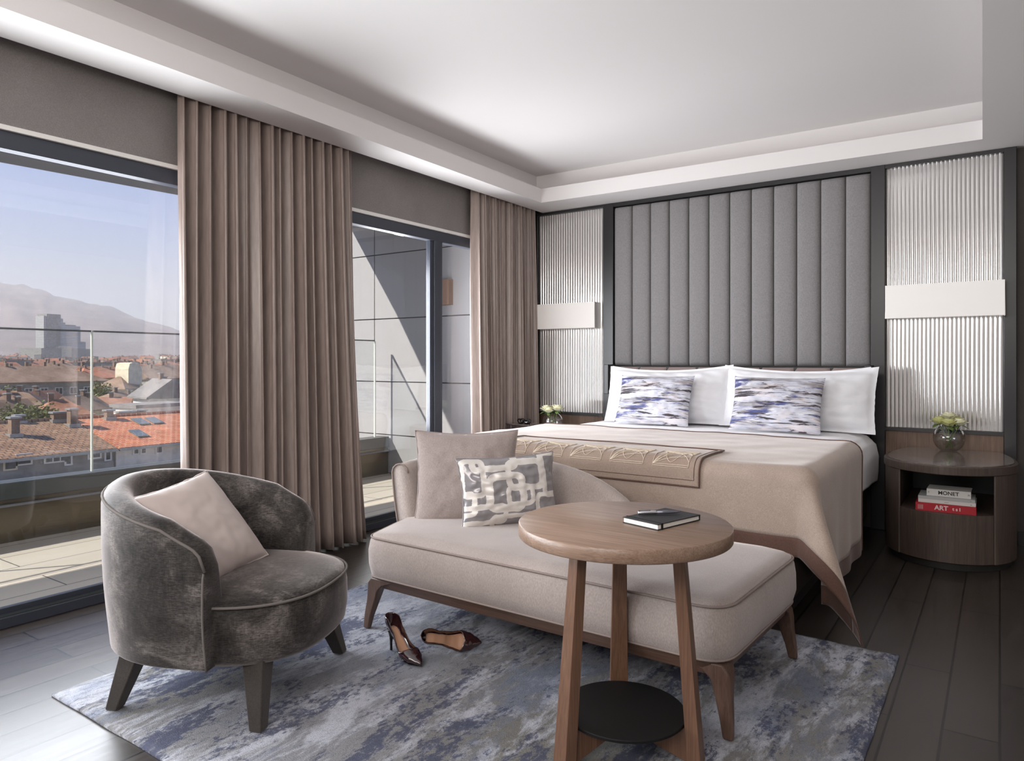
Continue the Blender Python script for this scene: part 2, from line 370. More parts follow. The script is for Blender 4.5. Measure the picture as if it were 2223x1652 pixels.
# wall lamps
def sconce(x0, x1, label):
    t = thing('wall_lamp', label, 'lamp', (x0, YB-.15, 1.50), group='white box wall lamps either side of the bed')
    W = x1-x0; f = MB()
    f.box(0, W, 0, .006, 0, .23); f.box(0, .006, .006, .115, 0, .23); f.box(W-.006, W, .006, .115, 0, .23)
    f.build('lamp_shade', M_shade, t, bevel=.002)
    MB().box(.02, W-.02, .008, .112, .018, .022).build('diffuser', M_trimw, t)
    MB().box(W/2-.12, W/2+.12, .09, .116, .05, .18).build('wall_plate', M_chrome, t)
sconce(-3.64, -2.945, 'white rectangular box wall lamp on the ribbed glass nearest the windows')
sconce(-.660, .028, 'white rectangular box wall lamp on the ribbed glass above the vase of yellowish roses')

# ------------------------------------------------------------------ terrace, parapet, wing wall
XP = -5.6
tag(MB().box(-6.0, XW-.07, -6, 5.6, -.14, -.02).build('terrace', M_terr), kind='structure')
tag(MB().prism([(-6.42,-8), (XW-.10,-8), (XW-.10,5.6), (-6.1,5.6), (-6.1,4.6), (-6.40,.5)], 2.72, 2.85).build('terrace_roof', M_soffit), kind='structure')
tag(MB().box(-3.86, XW-.062, -8, 8, 2.275, 2.72).build('wall_left', M_frame), kind='structure')
t = thing('balustrade', 'frameless glass balustrade in a dark channel on the bronze clad terrace parapet', 'balustrade', (XP, 0, 0))
MB().box(-.02,.10,-6,5.585,-.02,.27).build('parapet', M_bronze, t)
MB().box(-.04,.12,-6,5.585,.27,.385).build('channel', M_rail, t, bevel=.006)
MB().box(-.02,.13,-6,5.585,.225,.24).build('ledge', M_soffit, t)
yj = [-6, -3.6, -1.55, .26+.0, 2.13-.0, 4.0, 5.45]
# vertical glass joint of the photograph stands at Y about 2.55
yj = [-6, -3.3, -1.35, .6, 2.555, 4.1, 5.45]
for a, b2 in zip(yj[:-1], yj[1:]):
    g = MB().box(.03,.045,a+.008,b2-.008,.385,1.42).build('glass_panel', M_pane, t)
    MB().box(.026,.049,a+.008,b2-.008,1.42,1.432).build('edge_cap', M_rail, g)
for a in yj[1:]: MB().box(.028,.047,a-.0055,a+.0055,.385,1.42).build('joint', M_glassedge, t)
t = thing('cladding_wall', 'grey metal clad wing wall of the building across the end of the terrace', 'wall', (0, 5.6, 0))
f = MB()
xs = [-9.5,-7.6,-5.72,-3.85]; zs = [-.02,.40,.98,1.67,2.38,2.95,3.7,4.6,5.5]
MB().box(-9.5,-3.80,.02,.25,-6,5.5).build('cladding_backing', M_cladjoint, t)
for i in range(3):
    for j in range(len(zs)-1):
        MB().box(xs[i]+.006, xs[i+1]-.006, 0, .02, zs[j]+.006, zs[j+1]-.006).build('cladding_panel', M_clad, t)
t = thing('outdoor_wall_light', 'H-shaped copper wall light on the grey cladding seen through the far window', 'lamp', (-4.67, 5.6, 1.78))
MB().box(-.05,.05,-.06,0,0,.26).box(-.078,-.05,-.08,0,0,.11).box(-.078,-.05,-.08,0,.15,.26).box(.05,.078,-.08,0,0,.26).build('housing', M_copper, t, bevel=.003)
MB().box(-.07,-.052,-.07,-.002,.112,.148).build('light_lens', M_shade, t)

# ------------------------------------------------------------------ curtains
def curtain(name, label, y0, y1, n, xc, amp, flare, seed, zt=2.84, group='taupe curtains'):
    rnd = random.Random(seed); A = [rnd.uniform(.45, 1.25) for _ in range(n+2)]; ph = [rnd.uniform(-.34, .34) for _ in range(n+2)]
    O = [rnd.uniform(-.03, .03) for _ in range(n+2)]
    mb = MB(); nu = n*14; nv = 26
    def fn(u, v):
        z = .012+(zt-.012)*v; q = u*n; k = int(q); fr_ = q-k; s_ = fr_*fr_*(3-2*fr_)
        am = A[k]*(1-s_)+A[k+1]*s_; of = (O[k]*(1-s_)+O[k+1]*s_)
        pp = q+(ph[k]*(1-s_)+ph[k+1]*s_)*(1-.6*v)
        tw = .12*math.sin(z*1.7+k*.9)*(1-v)
        top = 1-.25*v**3
        x = math.sin(2*PI*(pp+tw*.4)); x = math.copysign(abs(x)**.8, x)
        y = y0+(y1-y0)*u+.014*math.sin(4*PI*pp)+(.03*math.sin(u*5+seed)*(1-v)**2)+(-.02*(1-v)*(1-u)*1.6)
        return (xc+amp*am*x*top+of*(1-v)+flare*(1-v)**1.5, y, z)
    mb.grid(fn, nu, nv)
    o = mb.build(name, M_curt, None, smooth=True, solid=.003)
    return tag(o, label, 'curtain', group)
curtain('curtain', 'wide taupe satin curtain hanging in folds between the two windows behind the armchair', 2.085, 3.32, 16, -3.603, .064, .085, 3)
curtain('curtain', 'narrow taupe satin curtain hanging in the corner beside the bed', 4.66, 5.60, 12, -3.600, .055, .03, 8)

# ------------------------------------------------------------------ rug
RX0, RX1, RY0, RY1 = -2.80, -.335, 1.15, 3.25
mb = MB(); nx, ny = 90, 76
def rugp(u, v):
    x = RX0+(RX1-RX0)*u; y = RY0+(RY1-RY0)*v
    if u in (0, 1): x += .0012*math.sin(y*23)
    if v in (0, 1): y += .0012*math.sin(x*19)
    return (x, y, .014 if 0 < u < 1 and 0 < v < 1 else .009)
mb.grid(rugp, nx, ny)
o = mb.build('rug', M_rug, smooth=True)
bm = bmesh.new(); bm.from_mesh(o.data)
ret = bmesh.ops.extrude_edge_only(bm, edges=[e_ for e_ in bm.edges if e_.is_boundary])
for v_ in ret['geom']:
    if isinstance(v_, bmesh.types.BMVert): v_.co.z = .0008
bm.to_mesh(o.data); bm.free()
tag(o, 'grey and blue abstract rug lying under the armchair, chaise and round table', 'rug')
RZ = .015

# ------------------------------------------------------------------ generic upholstered shell along a path
def shell(mb, path, thick, lean, zb, zt, nround=6, rows=7):
    """path: list of (x,y,nx,ny) outer line with outward normal; thick/lean/zb/zt functions of t"""
    rings = []; N = len(path)
    for i, (x, y, nx, ny) in enumerate(path):
        t = i/(N-1); T = thick(t); L = lean(t); b0, b1 = zb(t), zt(t); r_ = T/2; sec = []
        for k in range(rows+1):                       # outer side upwards
            f = k/rows; z = b0+(b1-r_-b0)*f; sec.append((L*f**1.3+.012*math.sin(PI*f), z))
        for k in range(1, nround):
            a = PI*k/nround; sec.append((L-r_+r_*math.cos(a), b1-r_+r_*math.sin(a)))
        for k in range(rows, -1, -1):
            f = k/rows; z = b0+(b1-r_-b0)*f; sec.append((L*f**1.3-T-.010*math.sin(PI*f), z))
        rings.append([(x+nx*d, y+ny*d, z) for d, z in sec])
    mb.loft(rings); return rings

# ------------------------------------------------------------------ armchair
AC = (-2.347, 1.58, RZ); AYAW = R(24)
t = thing('armchair', 'grey crushed velvet tub armchair with curved back standing on the rug corner', 'armchair', AC, AYAW)
def chpath():
    pts = []; hw = .365; xf = .135; cx_ = -.02; n1 = 8; n2 = 28
    for i in range(n1): pts.append((xf+(cx_-xf)*i/n1, -hw, 0, -1))
    for i in range(n2+1):
        a = -PI/2-PI*i/n2; pts.append((cx_+.40*math.cos(a), hw*math.sin(a), math.cos(a), math.sin(a)))
    for i in range(1, n1+1): pts.append((cx_+(xf-cx_)*i/n1, hw, 0, 1))
    return pts
ZB = .195
def zt_(t):
    e_ = min(t, 1-t)/.065
    return .60+.165*(math.sin(PI*t)**1.35)-(.06*(1-math.sqrt(1-(1-e_)**2)) if e_ < 1 else 0)
mb = MB(); rg = shell(mb, chpath(), lambda t: .085+.02*math.sin(PI*t), lambda t: .018+.012*math.sin(PI*t), lambda t: ZB, zt_, nround=8)
o = mb.build('tub_back', M_velvet, t, smooth=True, bevel=0)
md = o.modifiers.new('b', 'BEVEL'); md.width = .022; md.segments = 4; md.limit_method = 'ANGLE'; md.angle_limit = R(60)
k = 8
MB().tube([Vector(r_[k])+Vector((0,0,.003)) for r_ in rg], .0048, 6).build('welt', M_velvetwelt, t, smooth=True)
for e_ in (0, -1): MB().tube([Vector(p_)+Vector((-.004,0,0)) for p_ in rg[e_][0:9]], .0036, 6).build('welt', M_velvetwelt, t, smooth=True)
# seat: rounded front
def seatring(z, ins, n=56):
    out = []
    for i in range(n):
        a = 2*PI*i/n; c_, s_ = math.cos(a), math.sin(a)
        rx = (.395 if c_ > 0 else .33)-ins; ry = .348-ins; p = 2.6 if c_ > 0 else 2.3
        x = .0+rx*math.copysign(abs(c_)**(2/p), c_); y = ry*math.copysign(abs(s_)**(2/p), s_); out.append((x, y, z))
    return out
mb = MB(); mb.loft([seatring(*a) for a in ((ZB-.003,.05),(ZB,.018),(ZB+.02,.004),(.27,-.004),(.35,-.002),(.385,.004))], cap=True)
o = mb.build('seat', M_velvet, t, smooth=True)
mb = MB(); mb.loft([seatring(*a) for a in ((.384,.006),(.395,.008),(.406,.03),(.418,.09),(.425,.18),(.428,.3))], cap=True)
mb.build('seat_cushion', M_velvet, t, smooth=True)
MB().tube(seatring(.390,-.001), .0048, 6, closed=True).build('seat_welt', M_velvetwelt, t, smooth=True)
for lx, ly, dx, dy in ((.235,-.235,.045,-.075), (.235,.235,.045,.075), (-.22,-.225,-.06,-.045), (-.22,.225,-.06,.045)):
    rings = []
    for f in (0, .03, .5, 1):
        r_ = .0225+.017*f; cx_, cy_ = lx+dx*(1-f), ly+dy*(1-f); z = f*.215
        rings.append([(cx_+r_*a, cy_+r_*b2, z) for a, b2 in ((-1,-1),(1,-1),(1,1),(-1,1))])
    MB().loft(rings).build('leg', M_velvetleg, t, bevel=.006)

# ------------------------------------------------------------------ cushions
def basis_mat(c, U, V):
    X = U.normalized(); Z = (V-X*V.dot(X)).normalized(); Y = Z.cross(X)
    return Matrix(((X.x, Y.x, Z.x, c.x), (X.y, Y.y, Z.y, c.y), (X.z, Y.z, Z.z, c.z), (0,0,0,1)))
def cushion(name, label, cat, c, U, V, wd, ht, th, m, pinch=.07, pipe=None, seed=0, wr=.004, group=None, flange=0, ex=2.4, sag=0, pat=None, N=44, cover='cover'):
    t = thing(name, label, cat, group=group); t.matrix_world = basis_mat(c, U, V)
    pw = .52
    def pos(u, v, side):
        fu, fv = u, v
        x = wd/2*u*(1-pinch*(1-v*v)); z = ht/2*v*(1-pinch*(1-u*u))
        if flange:
            fu = max(-1, min(1, u*(1+flange))); fv = max(-1, min(1, v*(1+flange*wd/ht)))
        h = th/2*max(0, (1-abs(fu)**ex)*(1-abs(fv)**ex))**pw
        n_ = mnoise.noise(Vector((u*2.3+seed, v*2.3, seed*1.7+side))); n2 = mnoise.noise(Vector((u*6+seed, v*6, seed+side*3)))
        m_ = (1-u**6)*(1-v**6)
        corner = (abs(u)*abs(v))**3
        h2 = h*(1+.10*n_)+wr*n2*m_*1.5
        if flange: h2 += .010*mnoise.noise(Vector((u*5+seed, v*5, seed*2)))*(1 if max(abs(fu), abs(fv)) >= 1 else 0)*side
        z2 = z-sag*(1-u*u)*(v+1)/2
        return (x+.004*n2, side*max(h2, .0016) if not (abs(u) == 1 or abs(v) == 1) else 0+.006*n_*flange*4, z2)
    mb = MB(); N2 = N
    for side in (-1, 1): mb.grid(lambda a, b2, s=side: pos(a*2-1, b2*2-1, s), N2, N2)
    o = mb.build(cover, m, t, smooth=True)
    if pat:
        at = o.data.attributes.new('pattern', 'FLOAT', 'POINT')
        vals = []
        for v_ in o.data.vertices:
            vals.append(pat(v_.co.x/(wd/2), v_.co.z/(ht/2)))
        at.data.foreach_set('value', vals)
    if pipe:
        edge = []
        K = 20
        for i in range(K): edge.append(pos(-1+2*i/K, -1, 1))
        for i in range(K): edge.append(pos(1, -1+2*i/K, 1))
        for i in range(K): edge.append(pos(1-2*i/K, 1, 1))
        for i in range(K): edge.append(pos(-1, 1-2*i/K, 1))
        MB().tube(edge, .0038, 6, closed=True).build('piping', pipe, t, smooth=True)
    return t
cen = cam2w(-1.14, EYE-.615, 2.59)
cushion('cushion', 'blush satin cushion tilted on its corner in the grey velvet armchair', 'cushion', cen,
        cam2w(.24, -.296, -.04), cam2w(.10, .025, .31), .415, .405, .15, M_cushsatin, .06, M_cushsatin, 3, .0022)

# ------------------------------------------------------------------ chaise
CO = Vector((-1.52, 2.62, RZ))
t = thing('chaise', 'taupe upholstered chaise with low curved back and walnut legs at the foot of the bed', 'chaise', CO)
def rpoly(pts, rad, n=7):
    out = []; N = len(pts)
    for i in range(N):
        p = Vector(pts[i]); a = (Vector(pts[i-1])-p).normalized(); b2 = (Vector(pts[(i+1) % N])-p).normalized()
        r_ = rad[i] if hasattr(rad, '__len__') else rad
        for k in range(n+1):
            f = k/n; q0 = p+a*r_*(1-f); q1 = p+b2*r_*f; out.append(q0.lerp(q1, f))
    return out
def dens(pts, step=.06):
    out = []; N = len(pts)
    for i in range(N):
        a, b2 = pts[i], pts[(i+1) % N]; L = (b2-a).length; k = max(1, int(L/step))
        for j in range(k): out.append(a.lerp(b2, j/k))
    return out
CH = [(-2.305,2.215), (-.70,2.185), (-.665,2.99), (-2.56,3.04)]
base = dens(rpoly(CH, [.06,.11,.10,.12]))
cc = Vector((-1.52, 2.62))
def chring(z, ins, wob=0, seed=0):
    out = []; N = len(base)
    for i, p in enumerate(base):
        tn = (base[(i+1) % N]-base[i-1]).normalized(); nrm = Vector((tn.y, -tn.x))
        d = -ins+wob*mnoise.noise(Vector((p.x*7, p.y*7, z*9+seed)))
        q = p+nrm*d-cc; out.append((q.x, q.y, z))
    return out
def chrs(z, f): return [((p.x-cc.x)*(1-(1-f)*.55) if 0 else (p.x-cc.x)*f*1.0+(-.0)*(1-f), (p.y-cc.y)*f, z) for p in base]
F0, F1 = .185, .232
mb = MB(); mb.loft([chring(F1-.012,.05), chring(F1+.0,.012), chring(F1+.012,.0,.003), chring(.29,-.014,.007), chring(.35,-.012,.006), chring(.39,-.004,.003), chring(.405,.002)], cap=True)
mb.build('seat', M_chaise, t, smooth=True)
mb = MB(); mb.loft([chring(.404,.003), chring(.414,.006), chring(.424,.025), chrs(.431,.92), chrs(.436,.78), chrs(.438,.5)], cap=True)
mb.build('seat_cushion', M_chaise, t, smooth=True)
MB().tube(chring(.409,-.001), .0042, 6, closed=True).build('welt', M_chaisewelt, t, smooth=True)
MB().tube(chring(F1+.006,.002), .0045, 6, closed=True).build('welt', M_chaisewelt, t, smooth=True)
mb = MB(); a = chring(F0,.03); b2 = chring(F1-.002,.012); c2 = chrs(F1-.002,.85); d2 = chrs(F0,.85)
mb.loft([a, b2, c2, d2, a], cap=False); mb.build('frame', M_chwood, t, smooth=False)
def chleg(x, y, sx, sy):
    rings = []
    for f, hw, sp in ((0,.017,.035), (.25,.021,.028), (.55,.027,.015), (.75,.033,.008), (.88,.046,.002), (1,.075,-.02)):
        z = f*(F1-.004); cx_ = x+sx*sp; cy_ = y+sy*sp; h2 = hw*.8
        ax = cx_+(-sx*(hw-.033) if f > .8 else 0); ay = cy_
        rings.append([(ax-hw, ay-h2*.9, z), (ax+hw, ay-h2*.9, z), (ax+hw, ay+h2*.9, z), (ax-hw, ay+h2*.9, z)])
    MB().loft([[(p[0]-cc.x, p[1]-cc.y, p[2]) for p in r_] for r_ in rings]).build('leg', M_chleg, t, bevel=.008, seg=3)
for a in ((-2.285,2.262,-1,-1), (-.735,2.245,1,-1), (-.715,2.93,1,1), (-2.50,2.98,-1,1)): chleg(*a)
# back rest
ctrl = [(-2.405,2.545), (-2.455,2.70), (-2.50,2.86)]
pth = [Vector(p) for p in ctrl]
for k in range(1, 9):
    a = PI+ -PI/2*k/9; pth.append(Vector((-2.35+.16*math.cos(a), 2.90+.17*math.sin(a))))
for k in range(0, 15): pth.append(Vector((-2.30+.98*k/14, 3.075)))
full = []
for i, p in enumerate(pth):
    tn = (pth[min(i+1, len(pth)-1)]-pth[max(i-1, 0)]).normalized(); full.append((p.x-cc.x, p.y-cc.y, -tn.y, tn.x))
def bt(t_):
    return .685-.0*t_ if t_ < .58 else .30+(.385)*math.sqrt(max(0, 1-((t_-.58)/.425)**2.2))
mb = MB(); rg = shell(mb, full, lambda t_: .085, lambda t_: .055*(1 if t_ < .6 else max(.2, 1-(t_-.6)*1.6)), lambda t_: .26, bt)
mb.build('backrest', M_chaise, t, smooth=True)
MB().tube([Vector(r_[7]) for r_ in rg], .004, 6).build('welt', M_chaisewelt, t, smooth=True)
MB().tube([Vector(p)+Vector((0,-.003,0)) for p in rg[0][2:14]], .004, 6).build('welt', M_chaisewelt, t, smooth=True)

cushion('cushion', 'large plain taupe velvet cushion leaning against the curved back of the chaise', 'cushion',
        px(1012, 1040, 3.44), cam2w(1,0,.02), cam2w(0,1,.16), .505, .475, .17, M_cushbeige, .085, M_cushbeige, 5, .003)
# silver cushion with brushed interlocking rounded squares
M_silver = mat('grey_satin_with_silver_brush_pattern', (150,146,146), .45, .15, sheen=.2); nt = M_silver.node_tree
at = nt.nodes.new('ShaderNodeAttribute'); at.attribute_name = 'pattern'
br = noise(nt, coords(nt, (14,1,70)), 2, 3)
mm = nt.nodes.new('ShaderNodeMath'); mm.operation = 'MULTIPLY_ADD'; mm.inputs[1].default_value = .5; nt.links.new(br, mm.inputs[0]); nt.links.new(at.outputs['Fac'], mm.inputs[2])
msk = ramp(nt, mm.outputs[0], [(.73, (0,0,0)), (.79, (255,255,255))])
setc(M_silver, mix(nt, msk, (140,136,138), (218,212,206)))
nt.links.new(ramp(nt, mm.outputs[0], [(.73, (128,128,128)), (.79, (170,170,170))]), nt.nodes['Principled BSDF'].inputs['Roughness'])
def rr_ring(x, y, cx_, cy_, hw, hh, rad, wdt):
    qx = abs(x-cx_)-hw+rad; qy = abs(y-cy_)-hh+rad
    d = math.hypot(max(qx, 0), max(qy, 0))+min(max(qx, qy), 0)-rad
    return abs(d)-wdt/2
def silverpat(u, v):
    x = u; y = v*.72; d = 9
    x += .02*mnoise.noise(Vector((u*4, v*4, 2))); y += .02*mnoise.noise(Vector((u*4, v*4, 7)))
    for a in ((-.12,-.02,.33,.31,.14,.15), (.16,-.10,.24,.17,.09,.10), (.30,.30,.34,.26,.12,.12), (-.74,.30,.20,.34,.10,.11), (-.30,.66,.42,.20,.08,.13),
              (.88,.28,.20,.42,.10,.12), (-.62,-.42,.46,.15,.07,.10), (.74,-.34,.24,.22,.09,.10), (-1.0,-.2,.26,.2,.08,.10), (.08,-.66,.5,.18,.08,.09)):
        d = min(d, rr_ring(x, y, *a))
    return max(0, min(1, .5-d*16))
cushion('cushion', 'silver grey satin cushion with brushed interlocking square pattern on the chaise', 'cushion',
        px(1104, 1066, 3.30), cam2w(1,.035,.30), cam2w(-.02,1,.22), .475, .335, .14, M_silver, .085, M_silver, 9, .006, pat=silverpat, N=130)

# ------------------------------------------------------------------ round side table
TC = Vector((-.957, 1.995, 0))
t = thing('side_table', 'round walnut side table on three slanting legs with low black shelf', 'table', (TC.x, TC.y, RZ))
z1 = .690
MB().lathe([(.300,z1-.043), (.3225,z1-.041), (.325,z1-.038), (.325,z1-.003), (.322,z1), (.0001,z1)][::1], 96).build('tabletop', M_walnut, t, smooth=False, bevel=0)
bpy.data.objects['tabletop'].data.polygons.foreach_set('use_smooth', [len(p.vertices) == 4 for p in bpy.data.objects['tabletop'].data.polygons])
MB().lathe([(.0001,.104), (.188,.104), (.190,.106), (.190,.112), (.188,.114), (.0001,.114)], 72).build('shelf', M_blackmat, t, smooth=False)
def beam(mb, p0, p1, s0, s1, side):
    p0, p1 = Vector(p0), Vector(p1); d = (p1-p0).normalized(); a = Vector(side).normalized(); b_2 = d.cross(a).normalized()
    rings = []
    for p, (w_, h_) in ((p0, s0), (p1, s1)): rings.append([p+a*w_*i/2+b_2*h_*j/2 for i, j in ((-1,-1),(1,-1),(1,1),(-1,1))])
    return mb.loft(rings)
for deg in (120, 245, 8):
    a = R(deg); d = Vector((math.cos(a), math.sin(a), 0)); sd = Vector((-d.y, d.x, 0))
    mb = MB(); r_b, r_t = .215, .155
    rings = []
    for z, rr_, w_ in ((0,.222,.062), (.0,.222,.062), (z1-.043,.170,.042)):
        th_ = .034 if z > .1 else .040
        rings.append([d*(rr_+i*th_/2)+sd*j*w_/2+Vector((0,0,z)) for i, j in ((-1,-1),(1,-1),(1,1),(-1,1))])
    lg = MB().loft(rings[1:]).build('leg', M_walleg, t, bevel=.002)
    rings = []
    for rr_, zt2, zb2, w_ in ((.205,.1035,.002,.034), (.03,.1035,.06,.034)):
        rings.append([d*rr_+sd*j*w_/2+Vector((0,0,z)) for j, z in ((-1,zb2),(1,zb2),(1,zt2),(-1,zt2))])
    MB().loft(rings).build('stretcher', M_walleg, t, bevel=.0015)
zt3 = RZ+z1
# notebook with pen
def onz(x, y, z):
    dv = px(x, y, 1)-Vector((0,0,EYE)); k = (z-EYE)/dv.z; return Vector((0,0,EYE))+dv*k
n0, n1_, n2_, n3_ = onz(1356,1137,zt3), onz(1421,1151,zt3), onz(1527,1131,zt3), onz(1440,1113,zt3)
ctr = (n0+n1_+n2_+n3_)/4; ux = ((n2_-n1_)+(n3_-n0)).normalized(); yaw = math.atan2(ux.y, ux.x)
Lx = ((n2_-n1_).length+(n3_-n0).length)/2; Ly = ((n1_-n0).length+(n2_-n3_).length)/2
print('NOTEBOOK', Lx, Ly)
Lx, Ly = .21, .135
t = thing('notebook', 'black notebook with white page edges lying on the round walnut table', 'notebook', (ctr.x, ctr.y, zt3+.0005), yaw)
f = MB().box(-Lx/2, Lx/2, -Ly/2, Ly/2, 0, .0025).box(-Lx/2, Lx/2, -Ly/2, Ly/2, .0155, .018).box(Lx/2-.003, Lx/2, -Ly/2, Ly/2, .0025, .0155)
f.build('cover', M_nb, t, bevel=.001)
MB().box(-Lx/2+.003, Lx/2-.004, -Ly/2+.003, Ly/2-.003, .0027, .0153).build('pages', M_paper, t)
MB().box(-Lx/2+.018, -Lx/2+.024, -Ly/2-.0008, Ly/2+.0008, -.0001, .0188).build('elastic_band', M_blackmat, t)
t = thing('pen', 'silver and grey ballpoint pen lying across the black notebook', 'pen', (ctr.x-.012, ctr.y+.012, zt3+.0255), TH+R(8))
def pen(mb, prof): return mb.loft([[(x, r_*math.cos(2*PI*k/16), r_*math.sin(2*PI*k/16)) for k in range(16)] for x, r_ in prof])
pen(MB(), [(-.015,.0058), (.03,.0056), (.055,.0042), (.066,.0016), (.068,.0008)]).build('barrel', M_penb, t, smooth=True)
pen(MB(), [(-.070,.004), (-.068,.0056), (-.016,.0062), (-.0155,.0064), (-.012,.0064), (-.011,.0058)]).build('cap', M_chrome, t, smooth=True)
MB().box(-.068,-.030,-.0012,.0012,.0065,.0078).box(-.068,-.064,-.0012,.0012,.004,.0078).build('clip', M_chrome, t)

# ------------------------------------------------------------------ high heeled shoes
def shoe(label, M4, group='pair of burgundy pumps'):
    t = thing('high_heel_shoe', label, 'shoe', group=group); t.matrix_world = M4
    def ip(x, tab):
        for (a, va_), (b2, vb2) in zip(tab[:-1], tab[1:]):
            if x <= b2: f = (x-a)/(b2-a); f = f*f*(3-2*f); return va_+(vb2-va_)*f
        return tab[-1][1]
    zs_ = [(0,.090), (.04,.086), (.08,.060), (.125,.020), (.16,.006), (.20,.004), (.255,.006)]
    wd = [(0,.0), (.004,.012), (.012,.023), (.03,.030), (.08,.026), (.12,.032), (.165,.042), (.20,.036), (.235,.019), (.255,.005), (.2585,.0006)]
    hh = [(0,.080), (.03,.074), (.09,.056), (.15,.044), (.175,.046), (.21,.034), (.24,.020), (.255,.010), (.2585,.003)]
    aa = [(0,R(112)), (.04,R(112)), (.10,R(100)), (.15,R(104)), (.168,R(128)), (.184,R(180)), (.26,R(180))]
    st = [0,.004,.009,.016,.026,.04,.055,.07,.085,.10,.115,.13,.142,.152,.16,.167,.174,.180,.185,.195,.205,.215,.225,.235,.244,.250,.255,.258]
    n = 24; mb = MB(); ins = MB(); ring_ = []; iring = []
    for x in st:
        z0 = ip(x, zs_); w_ = ip(x, wd); h_ = ip(x, hh); A = ip(x, aa)
        zc = z0+h_/2; xx = x*.93+ (0 if x > .05 else 0)
        ring_.append([(xx-.004*math.sin(min(1, max(0, (.5+.5*math.sin(A*(2*k/n-1)-PI/2))))*PI/2)*(1 if x < .02 else 0), w_*math.sin(A*(2*k/n-1)), zc-h_/2*math.copysign(abs(math.cos(A*(2*k/n-1)))**.85, math.cos(A*(2*k/n-1)))) for k in range(n+1)])
        if .01 < x < .20: iring.append([(xx, w_*(.70 if x < .10 else .82)*s_, z0+.0055+.002*s_*s_) for s_ in (-1,-.5,0,.5,1)])
    mb.loft(ring_, cap=False, closed=False); mb.build('upper', M_shoe, t, smooth=True, solid=.0022)
    ins.loft(iring, cap=False, closed=False); ins.build('insole', M_insole, t, smooth=True, solid=.001)
    sl = []
    for x in st[1:]:
        z0 = ip(x, zs_); w_ = ip(x, wd)*.72; sl.append([(x*.93, w_*s_, z0-.0018+.001*abs(s_)) for s_ in (-1,-.5,0,.5,1)])
    MB().loft(sl, cap=False, closed=False).build('sole', M_shoeblk, t, smooth=True, solid=.002)
    rings = []
    for z, xc, r_ in ((0,.020,.0052), (.006,.020,.0050), (.03,.019,.0050), (.055,.020,.0075), (.075,.022,.014), (.083,.025,.019)):
        rings.append([(xc+r_*math.cos(2*PI*k/14)*1.05, r_*math.sin(2*PI*k/14), z) for k in range(14)])
    MB().loft(rings).build('heel', M_shoeblk, t, smooth=True)
hp = Vector((-2.075, 2.112, RZ+.0025)); tp = Vector((-1.875, 2.125, RZ)); yaw = math.atan2(tp.y-hp.y, tp.x-hp.x)
shoe('burgundy snakeskin high heel shoe standing upright on its heel on the rug', Matrix.Translation(hp)@Matrix.Rotation(yaw-R(18), 4, 'Z'))
a0 = onz(918,1404,RZ+.02); a1 = onz(1046,1412,RZ+.02); yaw = math.atan2(a1.y-a0.y, a1.x-a0.x)
print('SHOE2', (a1-a0).length, math.degrees(yaw))
shoe('burgundy snakeskin high heel shoe lying on its side on the rug', Matrix.Translation(Vector((a0.x, a0.y, RZ+.043)))@Matrix.Rotation(yaw+R(12), 4, 'Z')@Matrix.Rotation(R(3), 4, 'Y')@Matrix.Rotation(R(60), 4, 'X'))

# ------------------------------------------------------------------ bed
BX0, BX1, BY0, BY1 = -2.82, -.76, 3.37, 5.60
BO = Vector((-1.79, 4.5, 0))
def sh(mb, o=BO): mb.v = [(x-o.x, y-o.y, z-o.z) for x, y, z in mb.v]; return mb
t = thing('bed', 'king size bed with grey upholstered base and mauve leather headboard band', 'bed', BO)
sh(MB().box(BX0+.02, BX1-.02, BY0+.03, BY1, .10, .40)).build('base', M_bedbase, t, bevel=.02, seg=3)
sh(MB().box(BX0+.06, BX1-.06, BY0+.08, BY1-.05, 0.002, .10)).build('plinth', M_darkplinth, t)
sh(MB().box(BX0+.03, BX1-.03, BY0+.04, BY1, .40, .66)).build('mattress', M_white, t, bevel=.05, seg=4)
hb = sh(MB().box(-2.80, -.768, 5.60, 5.634, .30, 1.16)).build('headboard', M_black, t, bevel=.004)
for k in range(8):
    x0 = -2.80+k*.254
    mb = MB()
    def band(u, v, x0=x0):
        e_ = min(1, min(u, 1-u)/.07, ) ; e2 = min(1, min(v, 1-v)/.10)
        return (x0+.003+.248*u, 5.602-.022*math.sqrt(max(0, 1-(1-e_)**2))*math.sqrt(max(0, 1-(1-e2)**2)), .80+.355*v)
    sh(mb.grid(band, 14, 14)).build('leather_pad', M_leather, hb, smooth=True)
for x0 in (-2.815, -.772):
    sh(MB().box(x0-.012, x0+.030, 5.50, 5.636, .92, 1.175)).build('headboard_end', M_black, t, bevel=.004)

# white duvet
dz = lambda x, y: .008*mnoise.noise(Vector((x*2.2, y*2.2, 1)))+.004*mnoise.noise(Vector((x*6, y*6, 4)))
def duv(u, v):
    y = 3.45+(5.56-3.45)*v
    prof = [(-1.080,.375), (-1.085,.45), (-1.088,.55), (-1.070,.635), (-1.02,.683), (-.94,.700), (-.6,.706), (0,.708), (.6,.706), (.94,.700), (1.02,.683), (1.070,.635), (1.088,.55), (1.085,.45), (1.080,.375)]
    q = u*(len(prof)-1); k = min(int(q), len(prof)-2); f = q-k; a, b2 = prof[k], prof[k+1]
    x = a[0]+(b2[0]-a[0])*f; z = a[1]+(b2[1]-a[1])*f
    if abs(x) > 1.05: x += .010*math.sin(y*9)*(1 if x > 0 else -1)*(0.7-z)*1.6; z += .012*math.sin(y*4+1)*(1 if z < .5 else .3)
    if v > .96: z -= (v-.96)*1.2*(z-.3)
    if v < .06 and z > .55: z -= (.06-v)*.8
    return (x-1.79-BO.x, y-BO.y, z+dz(x, y))
